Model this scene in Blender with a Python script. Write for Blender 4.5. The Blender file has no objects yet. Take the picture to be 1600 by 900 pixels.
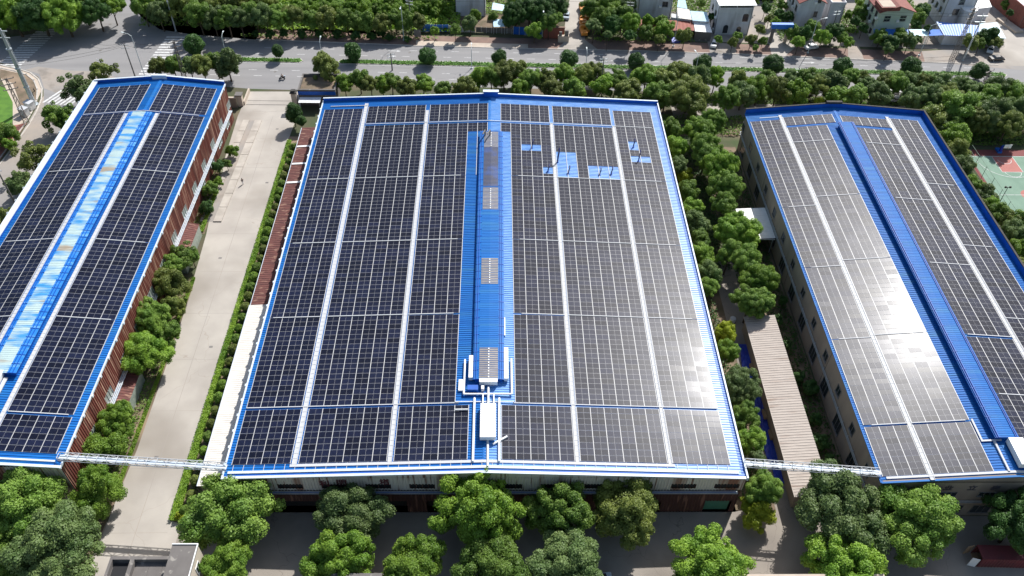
import bpy, bmesh, math, random
import numpy as np
from mathutils import Vector, Matrix
from math import radians, sin, cos, pi

random.seed(7); np.random.seed(7)
SC = bpy.context.scene
COL = SC.collection

# ---------------------------------------------------------------- camera
EH = 10.5                                   # eave height of the three factories
CAM_F, CAM_T, CAM_Y, CAM_R = 1292.6, radians(45.45), radians(1.62), radians(1.40)
CAM_P = np.array([41.23, -71.65, 112.72 + EH])
_F = np.array([sin(CAM_Y)*cos(CAM_T), cos(CAM_Y)*cos(CAM_T), -sin(CAM_T)])
_r = np.array([cos(CAM_Y), -sin(CAM_Y), 0.0]); _u = np.cross(_r, _F)
_R = cos(CAM_R)*_r + sin(CAM_R)*_u
_U = -sin(CAM_R)*_r + cos(CAM_R)*_u
cam_d = bpy.data.cameras.new('camera'); cam_d.sensor_width = 36
cam_d.lens = CAM_F/1600*36; cam_d.clip_start = 1; cam_d.clip_end = 3000
cam = bpy.data.objects.new('camera', cam_d); COL.objects.link(cam)
cam.matrix_world = Matrix(((_R[0], _U[0], -_F[0], CAM_P[0]), (_R[1], _U[1], -_F[1], CAM_P[1]),
                           (_R[2], _U[2], -_F[2], CAM_P[2]), (0, 0, 0, 1)))
SC.camera = cam

# ---------------------------------------------------------------- sky and sun
SUN_EL, SUN_AZ = radians(45.6), radians(29.8)   # azimuth from +Y towards +X
w = bpy.data.worlds.new("World"); SC.world = w; w.use_nodes = True
sky = w.node_tree.nodes.new('ShaderNodeTexSky'); sky.sky_type = 'NISHITA'; sky.sun_disc = False
sky.sun_elevation = SUN_EL; sky.sun_rotation = SUN_AZ; sky.air_density = 1.3; sky.dust_density = 2.0
bgn = w.node_tree.nodes['Background']; bgn.inputs[1].default_value = 0.10
w.node_tree.links.new(sky.outputs[0], bgn.inputs[0])
sd = bpy.data.lights.new('sun', 'SUN'); sd.energy = 5.0; sd.angle = radians(0.53); sd.color = (1.0, 0.975, 0.94)
so = bpy.data.objects.new('sun', sd); COL.objects.link(so)
SUN = Vector((cos(SUN_EL)*sin(SUN_AZ), cos(SUN_EL)*cos(SUN_AZ), sin(SUN_EL)))
so.rotation_euler = SUN.to_track_quat('Z', 'Y').to_euler(); so.location = (40, 60, 90)
SC.view_settings.view_transform = 'Standard'; SC.view_settings.look = 'None'
SC.view_settings.exposure = 0.36; SC.view_settings.gamma = 1
SC.cycles.max_bounces = 6; SC.cycles.transparent_max_bounces = 6

def g(x, y, z=0.0):
    """where the sight line through photo point x, y (1600 wide) meets height z"""
    d = _F + (x-800)/CAM_F*_R - (y-450)/CAM_F*_U
    t = (z-CAM_P[2])/d[2]
    P = CAM_P + d*t
    return float(P[0]), float(P[1])
def mpp(x, y, z=0.0):
    """metres per photo pixel there"""
    p = g(x, y, z)
    return float((np.array([p[0], p[1], z])-CAM_P) @ _F)/CAM_F

# ---------------------------------------------------------------- materials
def nd(nt, t, **kw):
    n = nt.nodes.new(t)
    for k, v in kw.items(): setattr(n, k, v)
    return n
def c4(c): return (c[0], c[1], c[2], 1)
def mat(name, col, rough=0.7, col2=None, scale=3.0, stretch=(1, 1, 1), lo=0.35, hi=0.65, detail=4, metal=0.0, bump=0.0,
        bscale=20, coords='Object', col3=None, s3=0.3, lo3=0.5, hi3=0.7, rand=0.0, spec=0.5, coat=0, coatr=.1, crack=0, crackw=.012, crackc=(.12, .10, .085)):
    m = bpy.data.materials.new(name); m.use_nodes = True; nt = m.node_tree
    b = nt.nodes['Principled BSDF']; b.inputs['Roughness'].default_value = rough; b.inputs['Metallic'].default_value = metal
    b.inputs['Specular IOR Level'].default_value = spec
    b.inputs['Coat Weight'].default_value = coat; b.inputs['Coat Roughness'].default_value = coatr
    b.inputs['Base Color'].default_value = c4(col)
    tc = nd(nt, 'ShaderNodeTexCoord'); mp = nd(nt, 'ShaderNodeMapping'); mp.inputs['Scale'].default_value = stretch
    nt.links.new(tc.outputs[coords], mp.inputs[0])
    out = None
    def noisemix(a, c, sc, l, h, det):
        n = nd(nt, 'ShaderNodeTexNoise'); n.inputs['Scale'].default_value = sc; n.inputs['Detail'].default_value = det
        nt.links.new(mp.outputs[0], n.inputs['Vector'])
        r = nd(nt, 'ShaderNodeMapRange'); r.inputs[1].default_value = l; r.inputs[2].default_value = h
        nt.links.new(n.outputs[0], r.inputs[0])
        x = nd(nt, 'ShaderNodeMix', data_type='RGBA'); x.inputs[7].default_value = c4(c)
        if a is None: x.inputs[6].default_value = c4(col)
        else: nt.links.new(a, x.inputs[6])
        nt.links.new(r.outputs[0], x.inputs[0]); return x.outputs[2]
    if col2 is not None: out = noisemix(out, col2, scale, lo, hi, detail)
    if col3 is not None: out = noisemix(out, col3, s3, lo3, hi3, 3)
    if crack:
        dn = nd(nt, 'ShaderNodeTexNoise'); dn.inputs['Scale'].default_value = crack*6; nt.links.new(mp.outputs[0], dn.inputs['Vector'])
        vm = nd(nt, 'ShaderNodeVectorMath', operation='MULTIPLY_ADD'); vm.inputs[1].default_value = (.22/crack,)*3; nt.links.new(dn.outputs['Color'], vm.inputs[0]); nt.links.new(mp.outputs[0], vm.inputs[2])
        vo = nd(nt, 'ShaderNodeTexVoronoi', feature='DISTANCE_TO_EDGE'); vo.inputs['Scale'].default_value = crack; nt.links.new(vm.outputs[0], vo.inputs['Vector'])
        rr = nd(nt, 'ShaderNodeMapRange'); rr.inputs[1].default_value = 0; rr.inputs[2].default_value = crackw; rr.inputs[3].default_value = .75; rr.inputs[4].default_value = 0; nt.links.new(vo.outputs['Distance'], rr.inputs[0])
        x = nd(nt, 'ShaderNodeMix', data_type='RGBA'); x.inputs[7].default_value = c4(crackc); nt.links.new(out, x.inputs[6]); nt.links.new(rr.outputs[0], x.inputs[0]); out = x.outputs[2]
    if rand:
        oi = nd(nt, 'ShaderNodeObjectInfo'); r = nd(nt, 'ShaderNodeMapRange')
        r.inputs[3].default_value = 1-rand; r.inputs[4].default_value = 1+rand
        nt.links.new(oi.outputs['Random'], r.inputs[0])
        h = nd(nt, 'ShaderNodeHueSaturation'); nt.links.new(r.outputs[0], h.inputs['Value'])
        if out is None: h.inputs['Color'].default_value = c4(col)
        else: nt.links.new(out, h.inputs['Color'])
        out = h.outputs[0]
    if out is not None: nt.links.new(out, b.inputs['Base Color'])
    if bump:
        n = nd(nt, 'ShaderNodeTexNoise'); n.inputs['Scale'].default_value = bscale; nt.links.new(mp.outputs[0], n.inputs['Vector'])
        bp = nd(nt, 'ShaderNodeBump'); bp.inputs['Strength'].default_value = bump; bp.inputs['Distance'].default_value = .05
        nt.links.new(n.outputs[0], bp.inputs['Height']); nt.links.new(bp.outputs[0], b.inputs['Normal'])
    return m
def leafmat(name, a, c, trans=0.33, scale=.9):
    m = mat(name, a, .55, c, scale, lo=.38, hi=.62, detail=5, rand=.22, spec=.35)
    nt = m.node_tree; b = nt.nodes['Principled BSDF']; o = nt.nodes['Material Output']
    t = nd(nt, 'ShaderNodeBsdfTranslucent'); mx = nd(nt, 'ShaderNodeMixShader'); mx.inputs[0].default_value = trans
    hs = [n for n in nt.nodes if n.type == 'HUE_SAT'][0]
    nt.links.new(hs.outputs[0], t.inputs[0]); nt.links.new(b.outputs[0], mx.inputs[1]); nt.links.new(t.outputs[0], mx.inputs[2])
    nt.links.new(mx.outputs[0], o.inputs[0]); return m
M = {}
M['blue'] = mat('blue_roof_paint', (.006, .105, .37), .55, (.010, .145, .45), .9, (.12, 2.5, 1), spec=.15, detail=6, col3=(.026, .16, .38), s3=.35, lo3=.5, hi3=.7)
M['blue_gloss'] = mat('glare_streaked_glossy_blue_paint', (.04, .22, .58), .42, (.14, .33, .66), .5, (1, 6, 1), spec=.45)  # glossier sheet; sun glare is put into its paler, streaked colour
M['blue_side'] = mat('blue_trim_paint', (.007, .085, .40), .5, (.010, .105, .45), .5, spec=.3)
M['blue_faded'] = mat('faded_blue_roof', (.03, .26, .70), .5, (.62, .72, .70), .22, (1.1, 2.2, 1), lo=.40, hi=.52, detail=6,
                      col3=(.33, .29, .20), s3=.35, lo3=.60, hi3=.72)
M['white_faded'] = mat('sun_bleached_sheet', (.40, .52, .52), .65, (.04, .26, .56), .30, (.6, 2.2, 1), lo=.44, hi=.64, detail=9,
                       col3=(.33, .28, .21), s3=.16, lo3=.57, hi3=.66)
M['blue_worn'] = mat('worn_blue_sheet', (.012, .17, .52), .55, (.16, .40, .64), .6, (.5, 2.6, 1), lo=.52, hi=.7, detail=8, spec=.3)
M['gutter'] = mat('pale_gutter_metal', (.50, .58, .66), .5, (.62, .66, .68), .8)
M['coping_dark'] = mat('dark_coping', (.03, .028, .026), .85, (.055, .05, .045), 1.5)
M['white'] = mat('white_frp', (.50, .51, .53), .6, (.48, .49, .50), 2, spec=.3)
M['duct'] = mat('white_duct_paint', (.80, .80, .79), .45, (.74, .74, .72), 1)
M['frame'] = mat('panel_frame_aluminium', (.37, .37, .38), .5, metal=.1, spec=.25)
M['rail'] = mat('mounting_rail_aluminium', (.50, .50, .49), .55, metal=.1, spec=.25)
m = mat('solar_cell_glass', (.0050, .0075, .021), .38, (.0078, .0110, .030), 3.0, rand=.40, spec=.115, coat=.06, coatr=.16)
M['glass_pv'] = m
M['rust_red'] = mat('rusted_red_cladding', (.20, .050, .034), .8, (.50, .30, .21), .9, (2.2, 3.4, .16), lo=.50, hi=.62, detail=5,
                    col3=(.12, .03, .022), s3=.25, lo3=.45, hi3=.7)
M['rust_beige'] = mat('weathered_beige_cladding', (.56, .50, .43), .8, (.17, .07, .045), .8, (2.6, 2.6, .16), lo=.58, hi=.68, detail=5,
                      col3=(.24, .11, .07), s3=.10, lo3=.56, hi3=.68)
M['rust_dark'] = mat('dark_rusted_sheet', (.07, .028, .022), .85, (.20, .10, .07), 1.0, (2, 2, .2), lo=.58, hi=.66)
M['rust_roof'] = mat('rust_red_roof_sheet', (.15, .05, .04), .8, (.10, .035, .03), .7, (1, 3, 1), col3=(.30, .17, .12), s3=.6, lo3=.58, hi3=.7)
M['cream_roof'] = mat('cream_roof_sheet', (.70, .67, .61), .6, (.64, .60, .54), .6, (1, 3, 1))
M['brown_roof'] = mat('brown_sheet_roof', (.42, .365, .32), .75, (.36, .31, .27), .8, (.6, 4, 1), col3=(.28, .21, .17), s3=.25, lo3=.60, hi3=.75)
M['tan_wall'] = mat('tan_plaster', (.30, .245, .19), .85, (.26, .21, .165), .5, (1, 1, .3), col3=(.20, .16, .13), s3=.15)
M['concrete'] = mat('concrete_paving', (.42, .385, .34), .85, (.335, .305, .27), .13, detail=9, col3=(.27, .24, .205), s3=.05, lo3=.52, hi3=.66, coords='Object', bump=.15, bscale=3, crack=.05, crackw=.0032, crackc=(.30, .26, .22))
M['concrete_old'] = mat('grey_roof_concrete', (.155, .142, .132), .9, (.13, .118, .11), .5, detail=8, col3=(.28, .26, .23), s3=.9, lo3=.6, hi3=.7)
M['yard'] = mat('yard_paving', (.30, .265, .225), .9, (.25, .22, .19), .25, detail=8, col3=(.20, .175, .15), s3=.08, bump=.15, bscale=3, crack=.07, crackw=.003)
M['asphalt'] = mat('grey_asphalt', (.250, .243, .240), .9, (.205, .200, .200), .12, (.25, 2.6, 1), detail=8, col3=(.24, .235, .235), s3=.05, lo3=.45, hi3=.65, bump=.1, bscale=8, crack=.04, crackw=.003, crackc=(.12, .12, .125))
M['dusty'] = mat('dusty_street', (.33, .28, .235), .9, (.255, .24, .225), .09, detail=8, col3=(.21, .185, .16), s3=.2, lo3=.55, hi3=.7)
M['paint'] = mat('road_marking_white', (.58, .58, .57), .8, (.32, .32, .32), 1.8, lo=.48, hi=.72)
M['kerb'] = mat('kerb_stone', (.52, .48, .43), .85, (.40, .37, .33), 1.2)
M['soil'] = mat('red_brown_soil', (.19, .135, .095), .95, (.10, .085, .05), .4, detail=8, col3=(.26, .19, .13), s3=.12, lo3=.5, hi3=.65, bump=.4, bscale=4)
M['ground'] = mat('scrub_ground', (.085, .075, .045), .95, (.05, .075, .025), .15, detail=8, col3=(.16, .12, .08), s3=.05, lo3=.55, hi3=.68, bump=.4, bscale=2)
M['brick_pave'] = mat('red_brown_paving', (.24, .155, .12), .9, (.18, .12, .10), .4, detail=8)
M['ramp'] = mat('ramp_concrete', (.44, .40, .35), .88, (.34, .305, .265), .4, detail=8)
M['pale_pave'] = mat('pale_paving', (.50, .42, .34), .9, (.44, .37, .30), .8)
M['red_pave'] = mat('red_cycle_paving', (.34, .12, .09), .9, (.27, .11, .09), .6)
M['grass'] = mat('grass_blade', (.07, .20, .015), .6, (.12, .28, .025), .4, rand=.1)
M['lawn'] = mat('lawn_soil', (.06, .15, .015), .9, (.09, .20, .02), .6)
M['dark'] = mat('dark_opening', (.012, .012, .014), .8)
M['glass'] = mat('window_glass', (.02, .028, .035), .12, spec=.8)
M['glass_g'] = mat('greenish_translucent_sheet', (.32, .36, .32), .4, (.22, .26, .22), 1.5)
M['skylight'] = mat('translucent_skylight_sheet', (.25, .22, .19), .4, (.17, .15, .135), .8, (1, 3, 1), spec=.6)
M['skylight_d'] = mat('dirty_dark_roof_sheet', (.040, .042, .075), .45, (.02, .075, .28), .25, (1, 1, 1), lo=.5, hi=.7)
M['house_white'] = mat('white_house_render', (.62, .63, .66), .85, (.48, .48, .50), .5, (1, 1, .25), col3=(.36, .35, .35), s3=.35, lo3=.6, hi3=.75)
M['house_beige'] = mat('beige_plaster', (.58, .50, .41), .85, (.52, .45, .37), .5)
M['house_cream'] = mat('pale_green_house_tile', (.50, .56, .44), .8, (.44, .50, .40), .3)
M['roof_red'] = mat('maroon_roof_tile', (.17, .045, .04), .75, (.23, .07, .05), 1.2)
M['fence'] = mat('green_mesh_fence', (.03, .10, .06), .6)
M['roof_rust'] = mat('brick_red_sheet', (.30, .085, .055), .75, (.24, .07, .05), .5, (1, 5, 1))
M['roof_pale'] = mat('pale_blue_sheet', (.42, .62, .72), .55, (.36, .55, .68), .5)
M['roof_blue'] = mat('bright_blue_sheet', (.012, .13, .52), .5, (.02, .17, .60), .4)
M['roof_light'] = mat('bleached_blue_sheet', (.55, .76, .86), .55, (.62, .80, .88), .4)
M['brick'] = mat('red_brick_wall', (.30, .10, .07), .9, (.22, .08, .06), 1.5)
M['tarp'] = mat('blue_tarpaulin', (.010, .028, .33), .5, (.008, .05, .42), .8, bump=.6, bscale=2)
M['box'] = mat('cardboard', (.36, .24, .14), .8, (.30, .20, .12), 1)
M['court_g'] = mat('green_court_paint', (.17, .27, .20), .85, (.14, .23, .17), .3, col3=(.17, .27, .21), s3=.16, lo3=.56, hi3=.64)
M['court_r'] = mat('coral_court_paint', (.40, .15, .125), .85, (.34, .13, .11), .4)
M['court_edge'] = mat('dark_red_court_border', (.18, .05, .045), .85, (.20, .05, .05), .5)
M['steel'] = mat('galvanised_steel', (.50, .54, .56), .45, (.42, .46, .48), 1.5, metal=.4)
M['pole_w'] = mat('pale_pole_paint', (.60, .66, .66), .5, (.50, .55, .55), 1)
M['pole_c'] = mat('grey_concrete_pole', (.20, .19, .18), .8, (.15, .14, .13), 1)
M['lattice'] = mat('weathered_lattice_steel', (.20, .18, .165), .7, metal=.3)
M['bark'] = mat('tree_bark', (.09, .06, .04), .9, (.06, .045, .03), 3)
M['tyre'] = mat('black_rubber', (.015, .015, .015), .8)
M['car_w'] = mat('white_car_paint', (.75, .75, .76), .25, coat=.6, coatr=.05)
M['car_b'] = mat('silver_blue_car_paint', (.38, .46, .52), .3, coat=.6, coatr=.05)
M['car_k'] = mat('black_car_paint', (.02, .02, .023), .25, coat=.6, coatr=.05)
M['orange'] = mat('orange_paint', (.72, .27, .03), .5, (.62, .24, .04), 1)
M['maroon'] = mat('maroon_container_paint', (.17, .035, .04), .55, (.13, .035, .035), .6)
M['green_door'] = mat('green_roller_door', (.06, .20, .14), .6, (.05, .16, .11), .8)
M['skin'] = mat('skin', (.42, .25, .17), .6)
M['cloth_k'] = mat('black_cloth', (.02, .02, .024), .9)
M['cloth_w'] = mat('white_cloth', (.72, .72, .72), .9)
M['hair'] = mat('black_hair', (.012, .01, .01), .7)
M['char'] = mat('dark_red_lettering', (.10, .02, .025), .8)
M['charg'] = mat('dark_grey_lettering', (.07, .06, .07), .8)
M['red_v'] = mat('rusty_dark_pipe', (.02, .025, .12), .5)
M['leaf_mid'] = leafmat('green_leaves', (0.114, 0.213, 0.032), (0.217, 0.332, 0.056))
M['leaf_dark'] = leafmat('dark_green_leaves', (0.043, 0.110, 0.025), (0.082, 0.173, 0.036))
M['leaf_olive'] = leafmat('olive_leaves', (0.137, 0.185, 0.040), (0.224, 0.269, 0.058))
M['leaf_lime'] = leafmat('yellow_green_leaves', (.26, .33, .018), (.38, .44, .03), .3)
M['leaf_fresh'] = leafmat('fresh_green_leaves', (0.127, 0.246, 0.025), (0.245, 0.378, 0.046))
M['leaf_blue'] = leafmat('grey_green_leaves', (0.107, 0.177, 0.052), (0.187, 0.260, 0.084))
M['leaf_scrub'] = leafmat('bright_scrub_leaves', (.13, .25, .022), (.27, .41, .045), .35, .3)

# ---------------------------------------------------------------- object helpers
def tag(o, label=None, cat=None, group=None, kind=None):
    if label: o['label'] = label
    if cat: o['category'] = cat
    if group: o['group'] = group
    if kind: o['kind'] = kind
    return o
def thing(name, label, cat, loc=(0, 0, 0), rz=0, group=None):
    o = bpy.data.objects.new(name, None); COL.objects.link(o)
    o.location = loc; o.rotation_euler = (0, 0, rz); o.empty_display_size = .5
    return tag(o, label, cat, group)
def mesh_obj(name, me, parent=None, loc=(0, 0, 0), rot=(0, 0, 0)):
    o = bpy.data.objects.new(name, me); COL.objects.link(o)
    if parent: o.parent = parent
    o.location = loc; o.rotation_euler = rot
    return o
class MB:
    """collects boxes, prisms and tubes into one mesh"""
    def __init__(s): s.v = []; s.f = []
    def add(s, vs, fs):
        n = len(s.v); s.v += [tuple(v) for v in vs]; s.f += [tuple(i+n for i in f) for f in fs]; return s
    def box(s, x0, y0, z0, x1, y1, z1, rz=0, c=None):
        vs = [(x0, y0, z0), (x1, y0, z0), (x1, y1, z0), (x0, y1, z0), (x0, y0, z1), (x1, y0, z1), (x1, y1, z1), (x0, y1, z1)]
        if rz:
            cx, cy = c if c else ((x0+x1)/2, (y0+y1)/2)
            vs = [(cx+(a-cx)*cos(rz)-(b-cy)*sin(rz), cy+(a-cx)*sin(rz)+(b-cy)*cos(rz), d) for a, b, d in vs]
        return s.add(vs, [(0, 3, 2, 1), (4, 5, 6, 7), (0, 1, 5, 4), (1, 2, 6, 5), (2, 3, 7, 6), (3, 0, 4, 7)])
    def hexa(s, b, t):   # four bottom and four top points
        return s.add(list(b)+list(t), [(0, 3, 2, 1), (4, 5, 6, 7), (0, 1, 5, 4), (1, 2, 6, 5), (2, 3, 7, 6), (3, 0, 4, 7)])
    def tube(s, p, q, r, r2=None, n=8, caps=True):
        p = Vector(p); q = Vector(q); d = (q-p).normalized(); r2 = r if r2 is None else r2
        a = d.cross(Vector((0, 0, 1)) if abs(d.z) < .95 else Vector((1, 0, 0))).normalized(); b = d.cross(a)
        vs = [p+(a*cos(2*pi*i/n)+b*sin(2*pi*i/n))*r for i in range(n)]+[q+(a*cos(2*pi*i/n)+b*sin(2*pi*i/n))*r2 for i in range(n)]
        fs = [(i, n+i, n+(i+1) % n, (i+1) % n) for i in range(n)]
        if caps: fs += [tuple(range(n)), tuple(range(2*n-1, n-1, -1))]
        return s.add(vs, fs)
    def path(s, pts, r, n=8):
        for a, b in zip(pts, pts[1:]): s.tube(a, b, r, n=n)
        return s
    def poly(s, pts, z0, z1):   # prism over a flat outline
        n = len(pts); area = sum(pts[i][0]*pts[(i+1) % n][1]-pts[(i+1) % n][0]*pts[i][1] for i in range(n))
        if area < 0: pts = pts[::-1]
        vs = [(x, y, z0) for x, y in pts]+[(x, y, z1) for x, y in pts]
        return s.add(vs, [tuple(range(n-1, -1, -1)), tuple(range(n, 2*n))]+[(i, (i+1) % n, n+(i+1) % n, n+i) for i in range(n)])
    def mesh(s, name, m, smooth=False):
        me = bpy.data.meshes.new(name); me.from_pydata(s.v, [], s.f)
        for x in (m if isinstance(m, (list, tuple)) else [m]): me.materials.append(x)
        if smooth: me.shade_smooth()
        me.update(); return me
    def build(s, name, m, parent=None, loc=(0, 0, 0), rot=(0, 0, 0), smooth=False):
        return mesh_obj(name, s.mesh(name, m, smooth), parent, loc, rot)
def copy_tree(o, parent=None):
    c = o.copy(); COL.objects.link(c)
    if parent: c.parent = parent
    for ch in list(o.children): copy_tree(ch, c)
    return c
def sheet(name, pts, z, m, kind='structure', label=None, parent=None):
    """flat outline, triangulated"""
    bm = bmesh.new(); vs = [bm.verts.new((x, y, z)) for x, y in pts]
    f = bm.faces.new(vs)
    if f.normal.z < 0 or sum(pts[i][0]*pts[(i+1) % len(pts)][1]-pts[(i+1) % len(pts)][0]*pts[i][1] for i in range(len(pts))) < 0: f.normal_flip()
    bmesh.ops.triangulate(bm, faces=bm.faces[:])
    me = bpy.data.meshes.new(name); bm.to_mesh(me); bm.free(); me.materials.append(m)
    o = mesh_obj(name, me, parent)
    return tag(o, label, kind=kind if not parent else None)
def P(*pts): return [g(x, y) for x, y in pts]
ONES = 'first second third fourth fifth sixth seventh eighth ninth tenth eleventh twelfth thirteenth fourteenth fifteenth sixteenth seventeenth eighteenth nineteenth'.split()
def nth(i):
    if i < 19: return ONES[i]
    t, u = divmod(i+1, 10); T = {2: 'twent', 3: 'thirt', 4: 'fort', 5: 'fift'}[t]
    return T+'ieth' if u == 0 else T+'y-'+ONES[u-1]
# ================================================================ SETTING
sheet('ground', [(-900, -500), (1000, -500), (1000, 1400), (-900, 1400)], 0, M['ground'])
# asphalt: the main road with the junction and the side street
north = [g(*p) for p in [(215, 20), (222, 28), (250, 46), (300, 54), (400, 62), (500, 66), (650, 72), (800, 76), (1000, 80), (1180, 86), (1400, 96), (1560, 102)]]
road = [(-330, 165), (-120, 158), g(0, 60), g(60, 52), g(100, 38), g(140, 26), g(160, 12), (-96, 215), (-84, 215)] + north + \
       [(191, 147), (330, 140), (330, 112), (190, 121), (150, 123.5), (100, 125), (45, 126.5), (0, 128), (-12, 124.5), (-26, 125), (-40, 127), (-60, 122), (-68, 112), (-76, 112)] + \
       [g(68, 140), g(60, 120), g(40, 110), g(20, 104), (-97, 137), (-120, 139), (-330, 146)]
sheet('road', road, .010, M['asphalt'])
sheet('west_street', [g(68, 150), g(69, 135), (-76, 112), (-66, 112), (-60, 112), (-60.5, 108), (-60.5, -60), (-90, -60), (-84, 20), (-78.5, 80), (-77.8, 96)], .014, M['dusty'])
sheet('dusty_shoulder', [g(40, 109), g(62, 116), g(69, 138), g(100, 150), g(150, 130), g(185, 122), g(150, 112), g(105, 110), g(60, 104)], .018, M['dusty'])
sheet('factory_lane', [(-22, -40), (-21.2, 10), (-21.3, 40), (-22.8, 66), (-24.6, 82), (-26, 112), (-25.6, 123.6), (-12, 123.8), (-10.4, 117), (-11.0, 104), (-11.2, 60), (-11.2, 15), (-10.2, 0), (-9.5, -4), (-9.5, -40)], .022, M['concrete'])
sheet('front_yard', [(-70, -60), (170, -60), (170, -3.1), (101.9, -3.1), (98, 2), (98, 14), (88, 14), (86, -1), (81, -2.3), (-7, -2.3), (-9.4, -4), (-9.4, -3.9), (-21.9, -3.9), (-21.9, -5), (-70, -5)], .006, M['yard'])
sheet('garden_path', [(86.6, 14), (92.5, 14), (94, 52), (92, 60), (87, 60), (86, 40)], .010, M['yard'])
# joints of the lane slabs, recessed look by thin dark strips in the paving
for k, y in enumerate(range(-30, 116, 12)):
    sheet('slab_joint', [(-21.1-(y > 60)*1.6, y), (-11.3, y+.1), (-11.3, y+.15), (-21.1-(y > 60)*1.6, y+.05)], .0262, M['dusty'])
sheet('lane_seam', [(-16.3, -30), (-16.22, -30), (-16.9, 112), (-16.97, 112)], .027, M['dusty'])
# weighbridge ramps beside the lane
for a, b, nm in [(-25.2, -23.6, 'ramp_slab'), (-22.2, -20.4, 'ramp_slab')]:
    for k in range(8):
        y0 = 70+k*5.0; s = (k/8)*1.1
        MB().hexa([(a+s, y0, .03), (b+s, y0, .03), (b+s+.12, y0+4.85, .03), (a+s+.12, y0+4.85, .03)],
                  [(a+s, y0, .28), (b+s, y0, .28), (b+s+.12, y0+4.85, .28), (a+s+.12, y0+4.85, .28)]).build(nm, M['ramp'])['kind'] = 'structure'
sheet('ramp_bed', [(-24, 70), (-21.9, 70), (-20.9, 110), (-23, 110)], .030, M['dusty'])
# median
def medy(x): return 138.5-0.020*(x-45)
med = MB()
def medpoly(x0, x1, wd=1.15):
    n = 14; top = []; bot = []
    for i in range(n+1):
        x = x0+(x1-x0)*i/n; top.append((x, medy(x)+wd)); bot.append((x, medy(x)-wd))
    end1 = [(x1+.9, medy(x1))]; end0 = [(x0-.9, medy(x0))]
    return bot+end1+top[::-1]+end0
MEDS = [(-44.0, -14.5), (-3.0, 186.0)]
for a, b in MEDS:
    k = MB().poly(medpoly(a, b), .0, .14).build('median_kerb', M['kerb']); k['kind'] = 'structure'
    s_ = sheet('median_soil', medpoly(a+.2, b-.2, .95), .144, M['lawn'])
# pavements north of the road
nk = north[4:]
pv = [(x, y+.15) for x, y in nk]+[(191, 150), (191, 152)]+[(x, y+6.2) for x, y in nk[::-1]]
sheet('sidewalk', pv, .012, M['brick_pave'])
pale = [g(650, 71), g(740, 74), g(825, 76), g(825, 69), g(740, 67), g(650, 63)]
sheet('pale_footway', pale, .016, M['pale_pave'])
kb = MB()
for a, b in zip(nk, nk[1:]):
    L_ = Vector((b[0]-a[0], b[1]-a[1])); n_ = Vector((-L_.y, L_.x)).normalized()*.3
    kb.hexa([(a[0], a[1], 0), (b[0], b[1], 0), (b[0]+n_.x, b[1]+n_.y, 0), (a[0]+n_.x, a[1]+n_.y, 0)],
            [(a[0], a[1], .13), (b[0], b[1], .13), (b[0]+n_.x, b[1]+n_.y, .13), (a[0]+n_.x, a[1]+n_.y, .13)])
kb.build('road_kerb', M['kerb'])['kind'] = 'structure'
# curved kerb at the west corner
kp = [g(0, 101), g(28, 107), g(48, 113), g(61, 123), g(67, 138), g(66, 155), g(58, 175), g(46, 196), (-77.9, 94), (-78.6, 80), (-84, 20)]
kb = MB()
for a, b in zip(kp, kp[1:]):
    L_ = Vector((b[0]-a[0], b[1]-a[1])); n_ = Vector((L_.y, -L_.x)).normalized()*.35
    for s in (0, 1.1):
        o_ = n_*s*3 if s else n_*0
        kb.hexa([(a[0]+o_.x, a[1]+o_.y, 0), (b[0]+o_.x, b[1]+o_.y, 0), (b[0]+n_.x+o_.x, b[1]+n_.y+o_.y, 0), (a[0]+n_.x+o_.x, a[1]+n_.y+o_.y, 0)],
                [(a[0]+o_.x, a[1]+o_.y, .13), (b[0]+o_.x, b[1]+o_.y, .13), (b[0]+n_.x+o_.x, b[1]+n_.y+o_.y, .13), (a[0]+n_.x+o_.x, a[1]+n_.y+o_.y, .13)])
kb.build('corner_kerb', M['kerb'])['kind'] = 'structure'
sheet('corner_verge', [(p[0], p[1]-.5) for p in kp[:5]]+[(p[0]-1.2, p[1]) for p in kp[5:8]]+[g(20, 200), g(20, 160), g(0, 120)], .020, M['pale_pave'])
sheet('corner_dirt', [g(0, 108), g(45, 118), g(57, 135), g(56, 160), g(36, 175), g(20, 130), g(0, 122)], .026, M['soil'])
sheet('red_cycle_path', [g(22, 196), g(42, 192), (-78.9, 94), (-79.4, 84), (-83, 84)], .026, M['red_pave'])
sheet('lawn', [g(0, 135), g(14, 140), g(22, 160), g(24, 178), g(10, 215), (-100, 80), (-105, 120)], .016, M['lawn'])
# paths and yards going north
sheet('concrete_path', [g(868, 78), g(935, 78), g(914, 62), g(916, 38), g(909, 14), g(912, 0), (70, 240), (64, 240), g(890, 0), g(885, 20), g(882, 45), g(886, 62)], .024, M['concrete'])
sheet('house_road', [g(1535, 102), (330, 138), (330, 160), (205, 152), (207, 182), (206, 260), (198, 260), g(1545, 0), g(1556, 30), g(1568, 60), g(1570, 74), g(1545, 80)], .024, M['concrete'])
sheet('gate_drive', [g(1206, 88), g(1225, 89), g(1245, 72), g(1232, 58), g(1226, 50), g(1215, 28), g(1196, 28), g(1200, 60)], .024, M['concrete'])
sheet('alley', [g(1325, 92), g(1350, 94), g(1345, 78), g(1332, 55), g(1335, 20), g(1300, 20), g(1305, 50), g(1325, 70)], .024, M['dusty'])
sheet('shop_forecourt', [g(1110, 84), g(1150, 85), g(1150, 70), g(1105, 64)], .024, M['dusty'])
sheet('village_ground', [(82, 154), (192, 149), (205, 150), (204, 215), (82, 215)], .009, M['dusty'])
sheet('roadside_soil', [(22, 157), (60, 157), (60, 168), (22, 168)], .006, M['soil'])
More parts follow.
